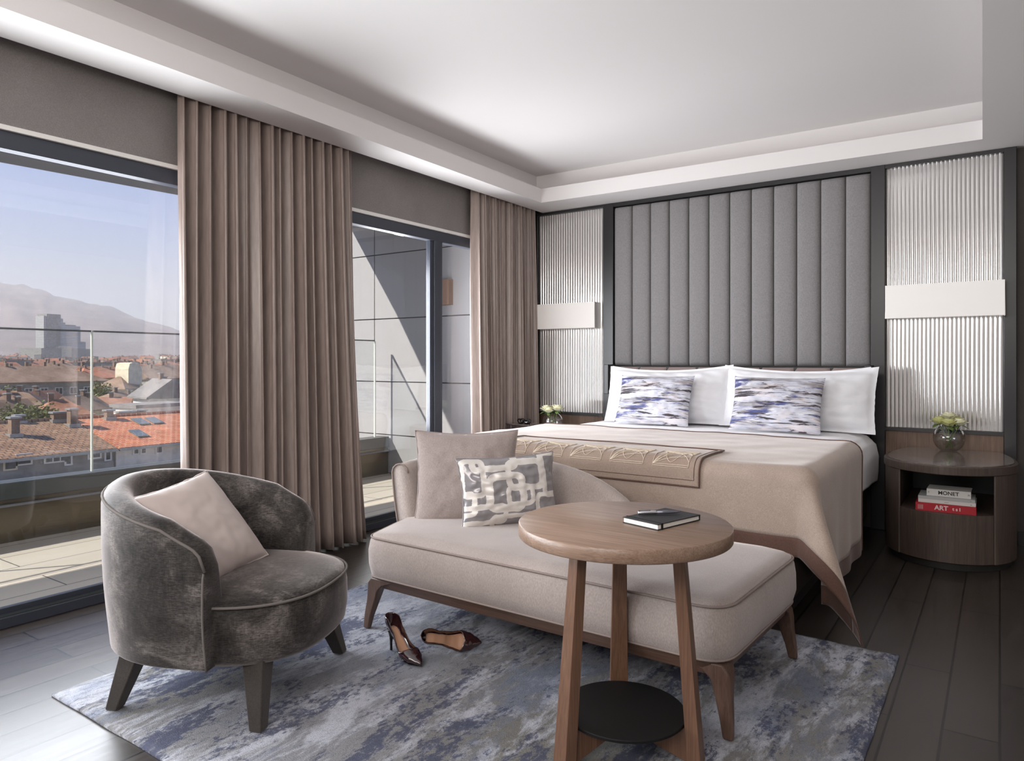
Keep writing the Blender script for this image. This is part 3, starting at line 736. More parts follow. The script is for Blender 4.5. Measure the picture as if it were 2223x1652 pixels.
mb = MB().grid(duv, 84, 60)
o = mb.build('duvet', M_white, None, smooth=True, solid=.008, loc=BO)
tag(o, 'white duvet covering the mattress, its side hanging below the beige blanket', 'duvet')

# beige blanket
XRt, XLt, YFt, ZT, RA = -.665-.075, -2.915+.075, 3.325+.075, .724, .075
arc = RA*PI/2
def drop(o_):
    if o_ <= 0: return 0, 0
    if o_ < arc: a = o_/RA; return RA*math.sin(a), RA*(1-math.cos(a))
    return RA+.01*(o_-arc), RA+(o_-arc)
def blank(X, Yc, off=0):
    """X: cloth x (may run past the bed), Yc: cloth y (runs past the foot to smaller values)"""
    ox = max(0, X-XRt); ol = max(0, XLt-X); oy = max(0, YFt-Yc); sgn = 1
    if ol > 0: ox = ol; sgn = -1
    bx = min(max(X, XLt), XRt); by = max(Yc, YFt)
    r_ = math.hypot(ox, oy); out, dn = drop(r_+0)
    if r_ > 0: dx, dy = ox/r_, oy/r_
    else: dx, dy = 0, 0
    phi = math.atan2(ox, oy) if r_ > 0 else 0
    ex_ = max(0, r_-arc)
    if ox > 0 and oy > 0:
        w2 = math.sin(2*phi)
        out += ex_*(.44*w2**.9*(.80+.30*math.cos(5.2*(phi-.75))) )
        dn -= ex_*.06*w2
    else:
        out += ex_*.03*math.sin((X if ox == 0 else Yc)*9)**2
    if r_ > 0: out += off; 
    z = ZT-dn+(off if r_ < arc else off*max(0, 1-(r_-arc)*20))
    x = bx+sgn*dx*out; y = by-dy*out
    if ox == 0 or oy == 0 or True: z += dz(x+1.79, y)*(1 if r_ < .03 else 0)
    lo = .020+off*.4
    if z < lo: z = lo+(.006*math.sin(ex_*40))
    return (x-BO.x, y-BO.y, z)
SX, SF, YH = .655, .44, 4.63
HB_ = .085
def headline(X): return YH-.05*((X+1.79)/1.1)**2+.02*math.sin(X*4)
def blsheet(x0, x1, fy0, fy1, nu, nv, off=0):
    mb = MB()
    def fn(u, v):
        X = x0+(x1-x0)*u; a = fy0 if not callable(fy0) else fy0(X); b2 = fy1 if not callable(fy1) else fy1(X)
        return blank(X, a+(b2-a)*v, off)
    return mb.grid(fn, nu, nv)
xa, xb = XLt-.45, XRt+SX; yf = YFt-SF
o = blsheet(xa+HB_, xb-HB_, yf+HB_, headline, 130, 100).build('blanket', M_blanket, None, smooth=True, solid=.005, loc=BO)
tag(o, 'beige blanket with brown hem spread over the bed and trailing to the floor', 'blanket')
hm = MB()
for a in ((xa, xb, yf, yf+HB_, 150, 6), (xb-HB_, xb, yf+HB_, headline, 6, 100), (xa, xa+HB_, yf+HB_, headline, 6, 100)):
    m2 = blsheet(*a); hm.add(m2.v, m2.f)
hm.build('hem', M_hem, o, smooth=True, solid=.0056)
MB().tube([Vector(blank(xa+(xb-xa)*i/120, headline(xa+(xb-xa)*i/120), .002)) for i in range(121)], .0065, 6).build('head_edge', M_hem, o, smooth=True)

# embroidered runner over the foot of the bed
ruX0, ruX1 = -2.46, -1.19
def ru(X, s_, off=.009): return Vector(blank(X, 3.695-s_, off))
mb = MB(); mb.grid(lambda u, v: ru(ruX0+(ruX1-ruX0)*u, .47*v), 80, 44)
M_runner = fabric('taupe_runner', (170,150,136), 6, fine=260, sheen=.4)
o = mb.build('bed_runner', M_runner, None, smooth=True, solid=.004, loc=BO)
tag(o, 'taupe runner with cream embroidered squares laid over the foot edge of the blanket', 'bed runner')
def rect_line(i_, nm, rad, m):
    pts = []; x0, x1, s0, s1 = ruX0+i_, ruX1-i_, i_, .47-i_
    for k in range(40): pts.append(ru(x0+(x1-x0)*k/40, s0, .0118))
    for k in range(24): pts.append(ru(x1, s0+(s1-s0)*k/24, .0118))
    for k in range(40): pts.append(ru(x1+(x0-x1)*k/40, s1, .0118))
    for k in range(24): pts.append(ru(x0, s1+(s0-s1)*k/24, .0118))
    MB().tube(pts, rad, 5, closed=True).build(nm, m, o, smooth=True)
rect_line(.002, 'piping', .0042, M_hem); rect_line(.028, 'border_stitch', .0016, M_hem)
for q in range(5):
    cx0 = ruX0+.075+q*.238; sz = .185; s0 = .205; mb = MB()
    def P(a, b2): return ru(cx0+sz*a, s0+sz*b2, .0122)
    def line(fn, k=18, rd=.0017): mb.tube([P(*fn(i/k)) for i in range(k+1)], rd, 4)
    for fn in (lambda t_: (t_,0), lambda t_: (t_,1), lambda t_: (0,t_), lambda t_: (1,t_)): line(fn)
    for g in range(5):
        line(lambda t_, g=g: (t_, min(1, max(0, .95-.17*g*math.sin(PI*t_*.62)-.75*t_*(g/5)))))
        line(lambda t_, g=g: (t_, min(1, max(0, .1+.2*g*t_+.25*math.sin(PI*t_*1.3+g*.5)*(t_)))))
    line(lambda t_: (t_, .5-.38*math.cos(PI*2*t_))); line(lambda t_: (t_, .55+.38*math.cos(PI*1.5*t_)))
    mb.build('embroidered_square', M_embro, o, smooth=True)

# pillows
UP = Vector((0,.30,1)); 
def pil(label, x, y, z, w_, h_, th, seed, tilt=.30, roll=0):
    cushion('pillow', label, 'pillow', Vector((x, y, z)), Vector((1, 0, roll)), Vector((-roll, tilt, 1)), w_, h_, th, M_white, .03, None, seed, .010, 'white pillows on the bed', flange=.045, sag=.035, N=60, ex=2.0)
pil('white pillow at the back behind the abstract cushion nearest the windows', -2.24, 5.47, .945, 1.0, .44, .20, 21, .12)
pil('white pillow at the back behind the abstract cushion nearest the books', -1.24, 5.47, .945, 1.0, .44, .20, 22, .12)
pil('white flanged pillow leaning in front on the window side of the bed', -2.17, 5.29, .945, 1.03, .47, .24, 23, .30, .015)
pil('white flanged pillow leaning in front on the side of the bed nearest the books', -1.20, 5.29, .945, 1.05, .47, .24, 24, .30, -.01)
M_abs = mat('abstract_brushed_print', (220,215,220), .7, sheen=.2); nt = M_abs.node_tree
def stripes(sc, seedrot=0, s=2.0, d=8): return noise(nt, coords(nt, sc, (0,seedrot,0)), s, d, .65, .5)
c = ramp(nt, stripes((1,1,4), .02, 3), [(.35, (226,216,216)), (.5, (196,198,212)), (.65, (232,230,232))])
c = mix(nt, ramp(nt, stripes((.7,1,7), .03, 2.9), [(.50, (0,0,0)), (.57, (220,220,220))]), c, (128,116,110))
c = mix(nt, ramp(nt, stripes((.8,1,5), -.04, 2.3), [(.54, (0,0,0)), (.60, (255,255,255))]), c, (78,84,136))
c = mix(nt, ramp(nt, stripes((1.1,1,11), .0, 3.3, 10), [(.53, (0,0,0)), (.57, (255,255,255))]), c, (62,54,60))
setc(M_abs, c)
cushion('cushion', 'abstract navy and white streaked cushion on the window side of the bed', 'cushion', Vector((-2.185,5.08,.905)), Vector((1,.0,0)), Vector((0,.38,1)), .60, .40, .14, M_abs, .05, None, 31, .005, 'abstract print cushions on the bed')
cushion('cushion', 'abstract navy and white streaked cushion on the side of the bed nearest the books', 'cushion', Vector((-1.275,5.06,.905)), Vector((1,.0,-.01)), Vector((0,.38,1)), .61, .40, .14, M_abs, .05, None, 33, .005, 'abstract print cushions on the bed')

# ------------------------------------------------------------------ bedside tables
def ovalpts(a, bf, yc, yb, n=44):            # oval plan cut by the wall; local coords, y negative to the room
    bb = .78; an0 = math.asin((yb-yc)/bb); pts = []
    for i in range(13):
        an = an0*(1-i/12); pts.append((a*math.cos(an), yc+bb*math.sin(an)))
    for i in range(1, n):
        an = -PI*i/n; pts.append((a*math.cos(an), yc+bf*math.sin(an)))
    return pts+[(-x, y) for x, y in pts[:13][::-1]]
def nightstand(cx_, label):
    t = thing('bedside_table', label, 'bedside table', (cx_, 5.665, 0), group='oval smoked oak bedside tables')
    a, bf, yc = .345, .40, -.52; n = 40
    mb = MB().prism(ovalpts(a+.008, bf+.008, yc, 0), .550, .598); mb.build('table_top', M_night, t, bevel=.004)
    MB().prism(ovalpts(a-.012, bf-.012, yc, -.01), .598, .6045).build('marble_inlay', M_tablestone, t)
    body = ovalpts(a, bf, yc, 0, 80)
    fr = body
    xin = .235
    top_, bot = .548, .045; zo = .325
    # side walls (curved) left and right of the niche
    for sg in (-1, 1):
        outer = [p for p in fr if p[0]*sg >= xin]
        k_ = outer[-1] if sg > 0 else outer[0]; yi = k_[1]-.012
        inner = [(sg*(xin+.0), yi+.012), (sg*(xin+.0), 0)]
        poly = outer+(inner if sg > 0 else [inner[1], inner[0]])
        MB().prism(poly, bot, top_).build('side_panel', M_night, t)
    xm = xin-.0015; yx = yc-bf*math.sqrt(1-(xm/a)**2)
    mid = [(xm, yx)]+[p for p in fr if abs(p[0]) < xm-.004 and p[1] < yc]+[(-xm, yx)]
    poly = mid+[(-xm, 0), (xm, 0)]
    MB().prism(poly, bot+.002, zo).build('drawer', M_night, t, bevel=.0015)
    MB().box(-xin, xin, -.03, -.005, zo, top_).build('niche_back', M_black, t)
    MB().prism([(x*.93, yc+(y-yc)*.93 if y < yc else y) for x, y in body], .0015, bot).build('plinth', M_darkplinth, t)
    return t
nightstand(-.262, 'oval smoked oak bedside table holding a stack of books and a round glass vase')
nightstand(-3.19, 'oval bedside table beyond the bed on the window side')
# books
def text(s, size, m, parent, loc, rot, ext=.0004, bold=0):
    cu = bpy.data.curves.new('t', 'FONT'); cu.body = s; cu.size = size; cu.extrude = ext; cu.align_x = 'CENTER'; cu.align_y = 'CENTER'; cu.offset = bold
    ob = bpy.data.objects.new('t', cu); COL.objects.link(ob); dg = bpy.context.evaluated_depsgraph_get()
    me = bpy.data.meshes.new_from_object(ob.evaluated_get(dg)); bpy.data.objects.remove(ob)
    o = bpy.data.objects.new('printed_title', me); me.materials.append(m); COL.objects.link(o); o.parent = parent; o.location = loc; o.rotation_euler = rot
    return o
ZN = .325
def book(cx_, cy_, z, w_, d_, h_, mc, label, yaw=0, titles=()):
    t = thing('book', label, 'book', (cx_, cy_, z), yaw, group='stack of books in the bedside table')
    cs = [(-d_/2,0), (d_/2,0), (d_/2,.003), (-d_/2+.004,.003), (-d_/2+.004,h_-.003), (d_/2,h_-.003), (d_/2,h_), (-d_/2,h_)]
    MB().loft([[(x, y, z_) for y, z_ in cs] for x in (-w_/2, w_/2)]).build('cover', mc, t)
    MB().box(-w_/2+.004, w_/2-.004, -d_/2+.0045, d_/2-.004, .0032, h_-.0032).build('pages', M_paper, t)
    for s, size, m, x, bold in titles: text(s, size, m, t, (x, -d_/2-.0003, h_/2), (PI/2, 0, 0), .0003, bold)
by = 4.905
book(-.262, by+.002, ZN+.0005, .300, .22, .046, M_bookr, 'thick red book at the bottom of the stack in the bedside table', R(1), (('ART', .036, M_whiteprint, -.02, .0012), ('t s I', .026, M_whiteprint, .055, .0008), ('||||', .028, M_whiteprint, -.125, 0)))
book(-.255, by+.010, ZN+.047, .285, .21, .020, M_bookw, 'thin white book lying directly on the red book', R(0), (('- - -', .012, M_ink, .0, .0005), ('--', .012, M_ink, .12, .0005)))
book(-.258, by+.012, ZN+.0675, .282, .21, .017, M_bookg, 'thin pale grey book just under the topmost book', R(.5), (('--', .010, M_ink, .12, .0003),))
book(-.245, by+.016, ZN+.085, .220, .17, .040, M_bookw, 'white book with black title lettering on top of the stack', R(-1), (('MONET', .030, M_ink, .0, .0006), ('II', .014, M_ink, -.10, 0), ('III', .014, M_ink, .10, 0)))

# ------------------------------------------------------------------ roses in bowl vases
def rosemesh(rad, seed, squash=1.0):
    rnd = random.Random(seed); mb = MB()
    for layer, (k, r_, op, hgt) in enumerate(((3,.30,.10,.95), (4,.52,.25,1.0), (5,.78,.5,.92), (6,1.0,.95,.72))):
        for i in range(k):
            a0 = 2*PI*(i/k)+layer*.7+rnd.uniform(-.15, .15); wd_ = 2*PI/k*.72
            def fn(u, v, a0=a0, wd_=wd_, r_=r_, op=op, hgt=hgt):
                a = a0+(u-.5)*2*wd_*(.35+.65*math.sin(PI*min(1, v*.75+.1)))
                rr_ = rad*(.15+(r_-.15)*math.sin(v*PI/2)**.8+op*.22*v**4); z = rad*squash*(-.35+1.15*hgt*v-.25*op*v**4-.10*(2*u-1)**2*v)
                return (rr_*math.cos(a), rr_*math.sin(a), z)
            mb.grid(fn, 6, 6)
    return mb
def vase(cx_, cy_, z, rad, label):
    t = thing('glass_vase', label, 'vase', (cx_, cy_, z), group='round glass bowl vases')
    prof = []
    for k in range(19):
        a = -PI/2+.52+(PI-1.02)*k/18; prof.append((rad*math.cos(a), rad*.92+rad*math.sin(a)))
    inner = [(r_-.0025, zz+.0015) for r_, zz in prof][::-1]
    z0_ = prof[0][1]; prof = [(r_, zz-z0_+.002) for r_, zz in prof]; inner = [(r_-.0025, zz+.002) for r_, zz in prof][::-1]
    MB().lathe([(.0001, .0)]+[(prof[0][0], .0)]+prof+inner+[(.0001, .006)], 40).build('bowl', M_vase, t, smooth=True)
    return prof[-1]
def roses(cx_, cy_, z, spots, mats, seed, where, grp):
    for i, (dx, dy, dz_, r_) in enumerate(spots):
        t = thing('rose', where[i], 'rose', (cx_+dx, cy_+dy, z+dz_), group=grp)
        rosemesh(r_, seed+i).build('bloom', mats[i % len(mats)], t, smooth=True, solid=.0006)
        b0 = Vector((-dx*1.25+.01*math.cos(i*2.1), -dy*1.25+.01*math.sin(i*2.1), -dz_+.018))
        MB().tube([(0,0,-r_*.3), (b0*.4)+Vector((0,0,-.01)), b0], .0028, 6).build('stem', M_leaf, t, smooth=True)
        mb = MB()
        for s_ in (0, 2.2, 4.1):
            mb.grid(lambda u, v, s_=s_: ((r_*.2+r_*1.1*v)*math.cos(s_+i)+(u-.5)*r_*.7*math.sin(PI*v)*-math.sin(s_+i), (r_*.2+r_*1.1*v)*math.sin(s_+i)+(u-.5)*r_*.7*math.sin(PI*v)*math.cos(s_+i), -r_*.35-r_*.5*v*v), 3, 5)
        mb.build('leaf', M_leaf, t, smooth=True, solid=.0005)
vc = onz(2060, 978, .606)
print('VASE', vc)
vx, vy = vc.x, vc.y
vase(vx, vy, .6052, .094, 'round clear glass bowl vase on the bedside table above the books')
sp = [(-.055,-.01,.190,.046), (.002,-.035,.182,.048), (.06,-.008,.186,.046), (-.03,.035,.20,.044), (.038,.03,.20,.044), (0,.0,.225,.046)]
roses(vx, vy, .605, sp, [M_petalg, M_petalg, M_petal], 5, ['yellowish rose leaning left in the vase on the table with books', 'yellowish rose at the front of the vase on the table with books', 'cream rose leaning right in the vase on the table with books', 'yellowish rose at the back left of the vase on the table with books', 'yellowish rose at the back right of the vase on the table with books', 'cream rose topmost in the vase on the table with books'], 'roses in the vase above the books')
ad = px(1200, 925, 6.05); vx, vy = ad.x, ad.y
print('VASE2', ad)
vase(vx, vy, .6052, .088, 'round clear glass bowl vase on the bedside table near the windows')
roses(vx, vy, .605, [(-.055,-.01,.185,.050), (.055,-.01,.192,.048), (0,.045,.19,.046), (-.01,-.05,.175,.044)], [M_petal], 50, ['white rose leaning towards the curtain in the vase beyond the bed', 'white rose leaning towards the pillows in the vase beyond the bed', 'white rose at the back of the vase beyond the bed', 'white rose at the front of the vase beyond the bed'], 'roses in the vase beyond the bed')
# box with dark ornament beyond the bed
q = px(1131, 935, 6.15)
t = thing('lacquer_box', 'flat silver grey box on the bedside table beside the curtain', 'box', (q.x+.03, q.y, .606), R(-6))
MB().box(-.13,.13,-.09,.09,0,.048).build('box_body', M_chrome, t, bevel=.003)
MB().box(-.132,.132,-.092,.092,.049,.058).build('box_lid', M_tablestone, t, bevel=.002)
t = thing('ornament', 'small black ornament of glossy round loops on the silver grey box', 'ornament', (q.x+.04, q.y-.01, .668), R(-10))
for sgn in (-1, 1):
    for k in range(2):
        pts = [(sgn*(.035+.0*k)+.026*math.cos(2*PI*i/20), (k-.5)*.03+.004*math.sin(4*PI*i/20), .016+.018*math.sin(2*PI*i/20)) for i in range(20)]
        MB().tube(pts, .006, 8, closed=True).build('loop', M_shoeblk, t, smooth=True)
MB().tube([(-.04,0,.008), (.04,0,.008)], .007, 8).build('bridge', M_chrome, t, smooth=True)

# ------------------------------------------------------------------ the town outside
def tile(name, c1, c2, mort):
    m = mat(name, c1, .8); nt = m.node_tree
    b_ = nt.nodes.new('ShaderNodeTexBrick'); nt.links.new(coords(nt, (1,1,1), (0,0,PI/2)), b_.inputs['Vector'])
    b_.inputs['Scale'].default_value = 1; b_.inputs['Brick Width'].default_value = .42; b_.inputs['Row Height'].default_value = .36; b_.inputs['Mortar Size'].default_value = .045; b_.inputs['Mortar Smooth'].default_value = .6
    b_.inputs['Color1'].default_value = (*lin(c1),1); b_.inputs['Color2'].default_value = (*lin(c2),1); b_.inputs['Mortar'].default_value = (*lin(mort),1)
    n_ = noise(nt, coords(nt), .9, 5, .6)
    setc(m, mix(nt, .55, b_.outputs['Color'], ramp(nt, n_, [(.3, (150,140,135)), (.7, (255,255,255))]), 'MULTIPLY')); return m
M_rbrown = tile('brown_roof_tiles', (178,140,108), (150,112,84), (84,60,48))
M_rorange = tile('orange_roof_tiles', (200,112,70), (178,92,58), (222,168,132))
M_rred = fabric('old_red_roof', (164,114,90), 24, fine=3, big=.35, b=0)
M_rdark = fabric('old_brown_roof', (146,118,98), 22, fine=3, big=.35, b=0)
M_rgrey = fabric('grey_flat_roof', (128,122,120), 14, fine=2, big=.3, b=0)
def plaster(n, c): return fabric(n, c, 14, fine=1.5, big=.25, b=0)
M_pgrey = plaster('grey_plaster', (142,138,132)); M_pcream = plaster('cream_plaster', (214,200,174)); M_pochre = plaster('ochre_plaster', (168,150,118)); M_pwhite = plaster('white_plaster_facade', (216,210,200))
M_win = mat('dark_facade_window', (62,64,70), .25); M_wfr = mat('white_facade_window_frame', (210,206,200), .6); M_brick = plaster('brick_chimney', (128,104,88))
M_metal = mat('flashing_metal', (150,150,148), .4, .5); M_skyl = mat('roof_window_glass', (92,100,100), .2)
def ground(d):
    if d < 250: return -21+(d-50)/200*5
    return -16+(d-250)/1250*19
def house(name, label, cat, c, yaw, L, W, ze, zr, zg, mr, mw, hip=0, group=None, win=None, chim=(), over=.5):
    """c: ridge centre; ridge along local y; ze/zr eave and ridge height, zg ground"""
    t = thing(name, label, cat, (c[0], c[1], zg), yaw, group)
    h = ze-zg; r_ = zr-zg
    MB().box(-W/2, W/2, -L/2, L/2, 0, h).build('wall', mw, t)
    if abs(zr-ze) < .3:
        MB().box(-W/2-.2, W/2+.2, -L/2-.2, L/2+.2, h, h+.35).build('roof', mr, t)
    else:
        a, b2 = W/2+over, L/2+over; hp = hip*W/2; dz_ = over*(r_-h)/(W/2); th = .18
        v = [(-a,-b2,h-dz_), (a,-b2,h-dz_), (a,b2,h-dz_), (-a,b2,h-dz_), (0,-b2+hp,r_), (0,b2-hp,r_)]
        mb = MB(); n = 6; mb.add(v+[(x,y,z-th) for x, y, z in v[:4]]+[(x,y,z-th) for x, y, z in v[4:]],
            [(3,0,4,5), (1,2,5,4), (0,1,4), (2,3,5), (9,11,10,6), (7,10,11,8), (6,10,7), (8,11,9), (0,3,9,6), (1,0,6,7), (2,1,7,8), (3,2,8,9)])
        mb.build('roof', mr, t, fix=False)
        if not hip:
            MB().add([(-W/2,-L/2,h), (W/2,-L/2,h), (0,-L/2,r_-.2), (-W/2,L/2,h), (W/2,L/2,h), (0,L/2,r_-.2)], [(0,1,2), (3,5,4), (0,2,5,3), (1,4,5,2)]).build('gable', mw, t)
    for (x, y, w_, l_, hh_) in chim:
        z0 = r_-abs(x)/(W/2)*(r_-h)-.4
        ch = MB().box(x-w_/2, x+w_/2, y-l_/2, y+l_/2, z0, z0+hh_+.4).build('chimney', M_brick, t)
        MB().box(x-w_/2-.08, x+w_/2+.08, y-l_/2-.08, y+l_/2+.08, z0+hh_+.4, z0+hh_+.52).build('chimney_cap', M_metal, ch)
    if win:
        rows, cols, ww, wh, z1 = win
        for i in range(rows):
            for j in range(cols):
                y = -L/2+L*(j+.5)/cols; z = h-z1-i*3.1
                f = MB().box(W/2-.02, W/2+.10, y-ww/2, y+ww/2, z-wh/2, z+wh/2).build('window', M_wfr, t)
                MB().box(W/2+.10, W/2+.12, y-ww/2+.12, y-.05, z-wh/2+.12, z+wh/2-.12).box(W/2+.10, W/2+.12, y+.05, y+ww/2-.12, z-wh/2+.12, z+wh/2-.12).build('pane', M_win, f)
    return t
# the row house right below the terrace: two roofs, one brown, one orange
XE = -51.5; zE, zR_ = -4.75, -3.15
t1 = thing('row_house', 'long grey row house with brown tiled roof and brick chimneys just beyond the terrace', 'building', (XE, 0, -21))
t2 = thing('row_house', 'pale row house with orange tiled roof and three roof windows just beyond the terrace', 'building', (XE, 0, -21))
ys = [-6, 25.15, 44]; slope = (zR_-zE)/6.5
for t, ya, yb, mr, mw in ((t1, ys[0], ys[1], M_rbrown, M_pgrey), (t2, ys[1]+.12, ys[2], M_rorange, M_pwhite)):
    MB().add([(.5,ya,zE+21-.12), (.5,yb,zE+21-.12), (-6.5,yb,zR_+21), (-6.5,ya,zR_+21), (-13,ya,zE+21), (-13,yb,zE+21),
              (.5,ya,zE+20.7), (.5,yb,zE+20.7), (-6.5,yb,zR_+20.8), (-6.5,ya,zR_+20.8), (-13,ya,zE+20.8), (-13,yb,zE+20.8)],
             [(0,1,2,3), (3,2,5,4), (6,9,8,7), (9,10,11,8), (0,6,7,1), (4,5,11,10), (0,3,9,6), (3,4,10,9), (1,7,8,2), (2,8,11,5)]).build('roof', mr, t)
    MB().box(-12.6, 0, ya+.02, yb-.02, 0, zE+20.7).build('wall', mw, t)
    MB().box(.45, .62, ya, yb, zE+20.66, zE+20.84).build('gutter', M_metal, t)
    MB().box(-.02, .9, ya, yb, zE+18.7, zE+18.95).build('balcony_slab', M_pochre, t)
    MB().tube([(-6.5, ya, zR_+21.05), (-6.5, yb, zR_+21.05)], .14, 6).build('ridge_tiles', mr, t)
def onx(x, y, X):        # world point on plane X
    dv = px(x, y, 1)-Vector((0,0,EYE)); k = X/dv.x; return Vector((0,0,EYE))+dv*k
def chim(t, x, y, w_, l_, hh_):
    zz = zR_+21-abs(x+6.5)*slope
    c_ = MB().box(x-w_/2, x+w_/2, y-l_/2, y+l_/2, zz-.4, zz+hh_).build('chimney', M_brick, t)
    MB().box(x-w_/2-.1, x+w_/2+.1, y-l_/2-.1, y+l_/2+.1, zz+hh_, zz+hh_+.12).build('chimney_cap', M_metal, c_)
    MB().box(x-w_/2-.15, x+w_/2+.2, y-l_/2-.15, y+l_/2+.15, zz-.3, zz+.12).build('flashing', M_metal, c_)
chim(t1, -3.8, onx(30, 930, XE-3.8).y, .6, .5, 1.15); chim(t1, -6.3, onx(128, 915, XE-6.3).y, .6, .95, .55); chim(t1, -5.0, onx(157, 925, XE-5).y, .6, .5, 1.15); chim(t1, -6.6, onx(42, 910, XE-6.5).y, .5, .5, .45)
chim(t2, -6.0, onx(236, 905, XE-6).y, .5, .5, .6); chim(t2, -7.0, onx(305, 903, XE-7).y, .5, .7, .4); chim(t2, -7.0, onx(272, 903, XE-7).y, .6, 1.2, .35)
for x_, y_ in ((305, 918), (335, 916), (301, 946)):
    xx = -4.6 if y_ < 930 else -1.9
    yy = onx(x_, y_, XE+xx).y; zz = zR_+21-abs(xx+6.5)*slope
    MB().add([(xx+.75,yy-.42,zz-.75*slope+.05), (xx+.75,yy+.42,zz-.75*slope+.05), (xx-.75,yy+.42,zz+.75*slope+.05), (xx-.75,yy-.42,zz+.75*slope+.05)]+[(xx+.75,yy-.42,zz-.75*slope+.13), (xx+.75,yy+.42,zz-.75*slope+.13), (xx-.75,yy+.42,zz+.75*slope+.13), (xx-.75,yy-.42,zz+.75*slope+.13)],
             [(0,1,2,3),(4,5,6,7),(0,1,5,4),(1,2,6,5),(2,3,7,6),(3,0,4,7)]).build('roof_window', M_skyl, t2)
def fwin(t, x_, y_, w_, h_, mf=M_wfr, n=2):
    p_ = onx(x_, y_, XE); y, z = p_.y, p_.z+21
    f = MB().box(-.02,.06,y-w_/2,y+w_/2,z-h_/2,z+h_/2).build('window', mf, t)
    mb = MB(); q_ = (w_-.16)/n
    for k in range(n): mb.box(.06,.08,y-w_/2+.08+q_*k+.04,y-w_/2+.08+q_*(k+1)-.04,z-h_/2+.1,z+h_/2-.1)
    mb.build('pane', M_win, f)
fwin(t1, 52, 997, .95, .75, n=1); fwin(t1, 122, 992, 1.5, .75, n=3); fwin(t1, 148, 994, .5, 1.0, n=1); fwin(t1, 22, 1009, .8, .7, M_pcream, 1); fwin(t1, 205, 985, .9, .7, n=1)
fwin(t2, 234, 985, .5, 1.0, n=1); fwin(t2, 295, 979, .5, .55, n=1); fwin(t2, 311, 978, .5, .55, n=1); fwin(t2, 345, 976, .6, .6, n=1)
# houses of the middle distance: (pixel column, ridge row, depth, yaw, ridge length, width, ridge-eave drop, roof, wall, hip, windows, label)
mid = [
 (62, 795, 150, .05, 26, 13, 3.0, M_rdark, M_pgrey, 1, (3, 9, 1.5, 1.5, 2.2), 'long grey apartment block with brown hipped roof left of the balustrade joint'),
 (190, 799, 192, .25, 11, 10, 2.4, M_rorange, M_pochre, 1, (2, 4, 1.3, 1.4, 2.2), 'ochre house with orange hipped roof behind the balustrade joint'),
 (243, 797, 205, -.2, 9, 9, 2.6, M_rred, M_pcream, 0, (2, 3, 1.2, 1.3, 2), 'cream house with red gabled roof right of the orange hipped roof'),
 (262, 815, 140, .4, 6, 7, 2.2, M_rdark, M_pcream, 1, (2, 3, 1.0, 1.2, 1.8), 'small cream house with dark hipped roof left of the tall ochre gable'),
 (340, 792, 150, .1, 9, 9, 2.5, M_rdark, M_pgrey, 0, (3, 3, 1.3, 1.4, 2.2), 'grey house with dark roof right of the tall ochre gable'),
 (40, 848, 92, -.5, 5.5, 5, 1.5, M_rdark, M_pcream, 1, (2, 3, .8, 1.2, 1.7), 'small cream villa with brown hipped roof above the left trees'),
 (88, 848, 99, .7, 6, 6, 2.0, M_rred, M_pcream, 0, (2, 2, .8, 1.2, 1.6), 'cream villa with red gabled roof right of the brown hipped villa'),
 (130, 866, 80, -.25, 5, 5, 1.4, M_rred, M_pochre, 1, (2, 3, .7, 1.1, 1.6), 'yellow ochre villa with reddish hipped roof behind the brick chimneys'),
 (170, 858, 92, .5, 4.5, 5, 1.5, M_rdark, M_pcream, 0, (1, 2, .7, 1, 1.5), 'cream villa with brown gable just left of the balustrade joint'),
 (220, 862, 100, -.6, 7, 6, 1.6, M_rred, M_pochre, 0, (1, 3, .8, 1, 1.6), 'low ochre house with pinkish gabled roof right of the balustrade joint'),
 (262, 850, 113, .1, 8, 7, 1.6, M_rdark, M_pgrey, 1, (2, 4, .8, 1.2, 1.7), 'grey house with wide brown hipped roof behind the orange row house'),
 (2, 868, 76, .3, 5, 5, 1.6, M_rdark, M_pgrey, 0, (2, 2, .8, 1.1, 1.6), 'grey villa with dark gable at the far left of the window'),
 (-60, 850, 95, .2, 8, 6, 1.8, M_rred, M_pcream, 0, (2, 3, .8, 1.1, 1.6), 'cream villa with red gable beyond the window jamb'),
 (352, 822, 88, 1.45, 5, 5, 1.8, M_rgrey, M_pwhite, 0, None, 'bright white gabled house beside the curtain edge'),
 (330, 880, 74, .1, 6, 4, .1, M_rgrey, M_pwhite, 0, None, 'low white flat roofed house behind the roof windows'),
]
rnd = random.Random(4)
for (xc, yr, d, yw, L, W, dr, mr, mw, hip, win, lab) in mid:
    c = px(xc, yr, d); ch = [(0, L*rnd.uniform(-.3,.3), .45, .5, .6), (W*.12, L*rnd.uniform(-.4,.4), .4, .4, .6)]
    house('house', lab, 'building', c, yw, L, W, c.z-dr, c.z, ground(d)-2, mr, mw, hip, 'roofs and houses of the middle distance', win, ch if dr > .5 else ())
# tall ochre fire wall
c = px(294, 787, 140)
t = thing('house', 'tall narrow ochre gable wall rising above the red roofs', 'building', (c.x, c.y, -20), .15, 'roofs and houses of the middle distance')
h = c.z+20
MB().prism([(-4,-1.5), (0,-1.5), (0,1.4), (-4,1.4)], 0, h-1.3).build('wall', M_pcream, t)
MB().add([(0,-1.5,h-1.3), (0,1.4,h-1.3), (0,.7,h), (0,-.5,h), (0,-1.2,h-.2), (-4,-1.5,h-1.3), (-4,1.4,h-1.3), (-4,.7,h), (-4,-.5,h), (-4,-1.2,h-.2)], [(0,1,2,3,4), (9,8,7,6,5), (0,5,6,1), (1,6,7,2), (2,7,8,3), (3,8,9,4), (4,9,5,0)]).build('gable', M_pcream, t)
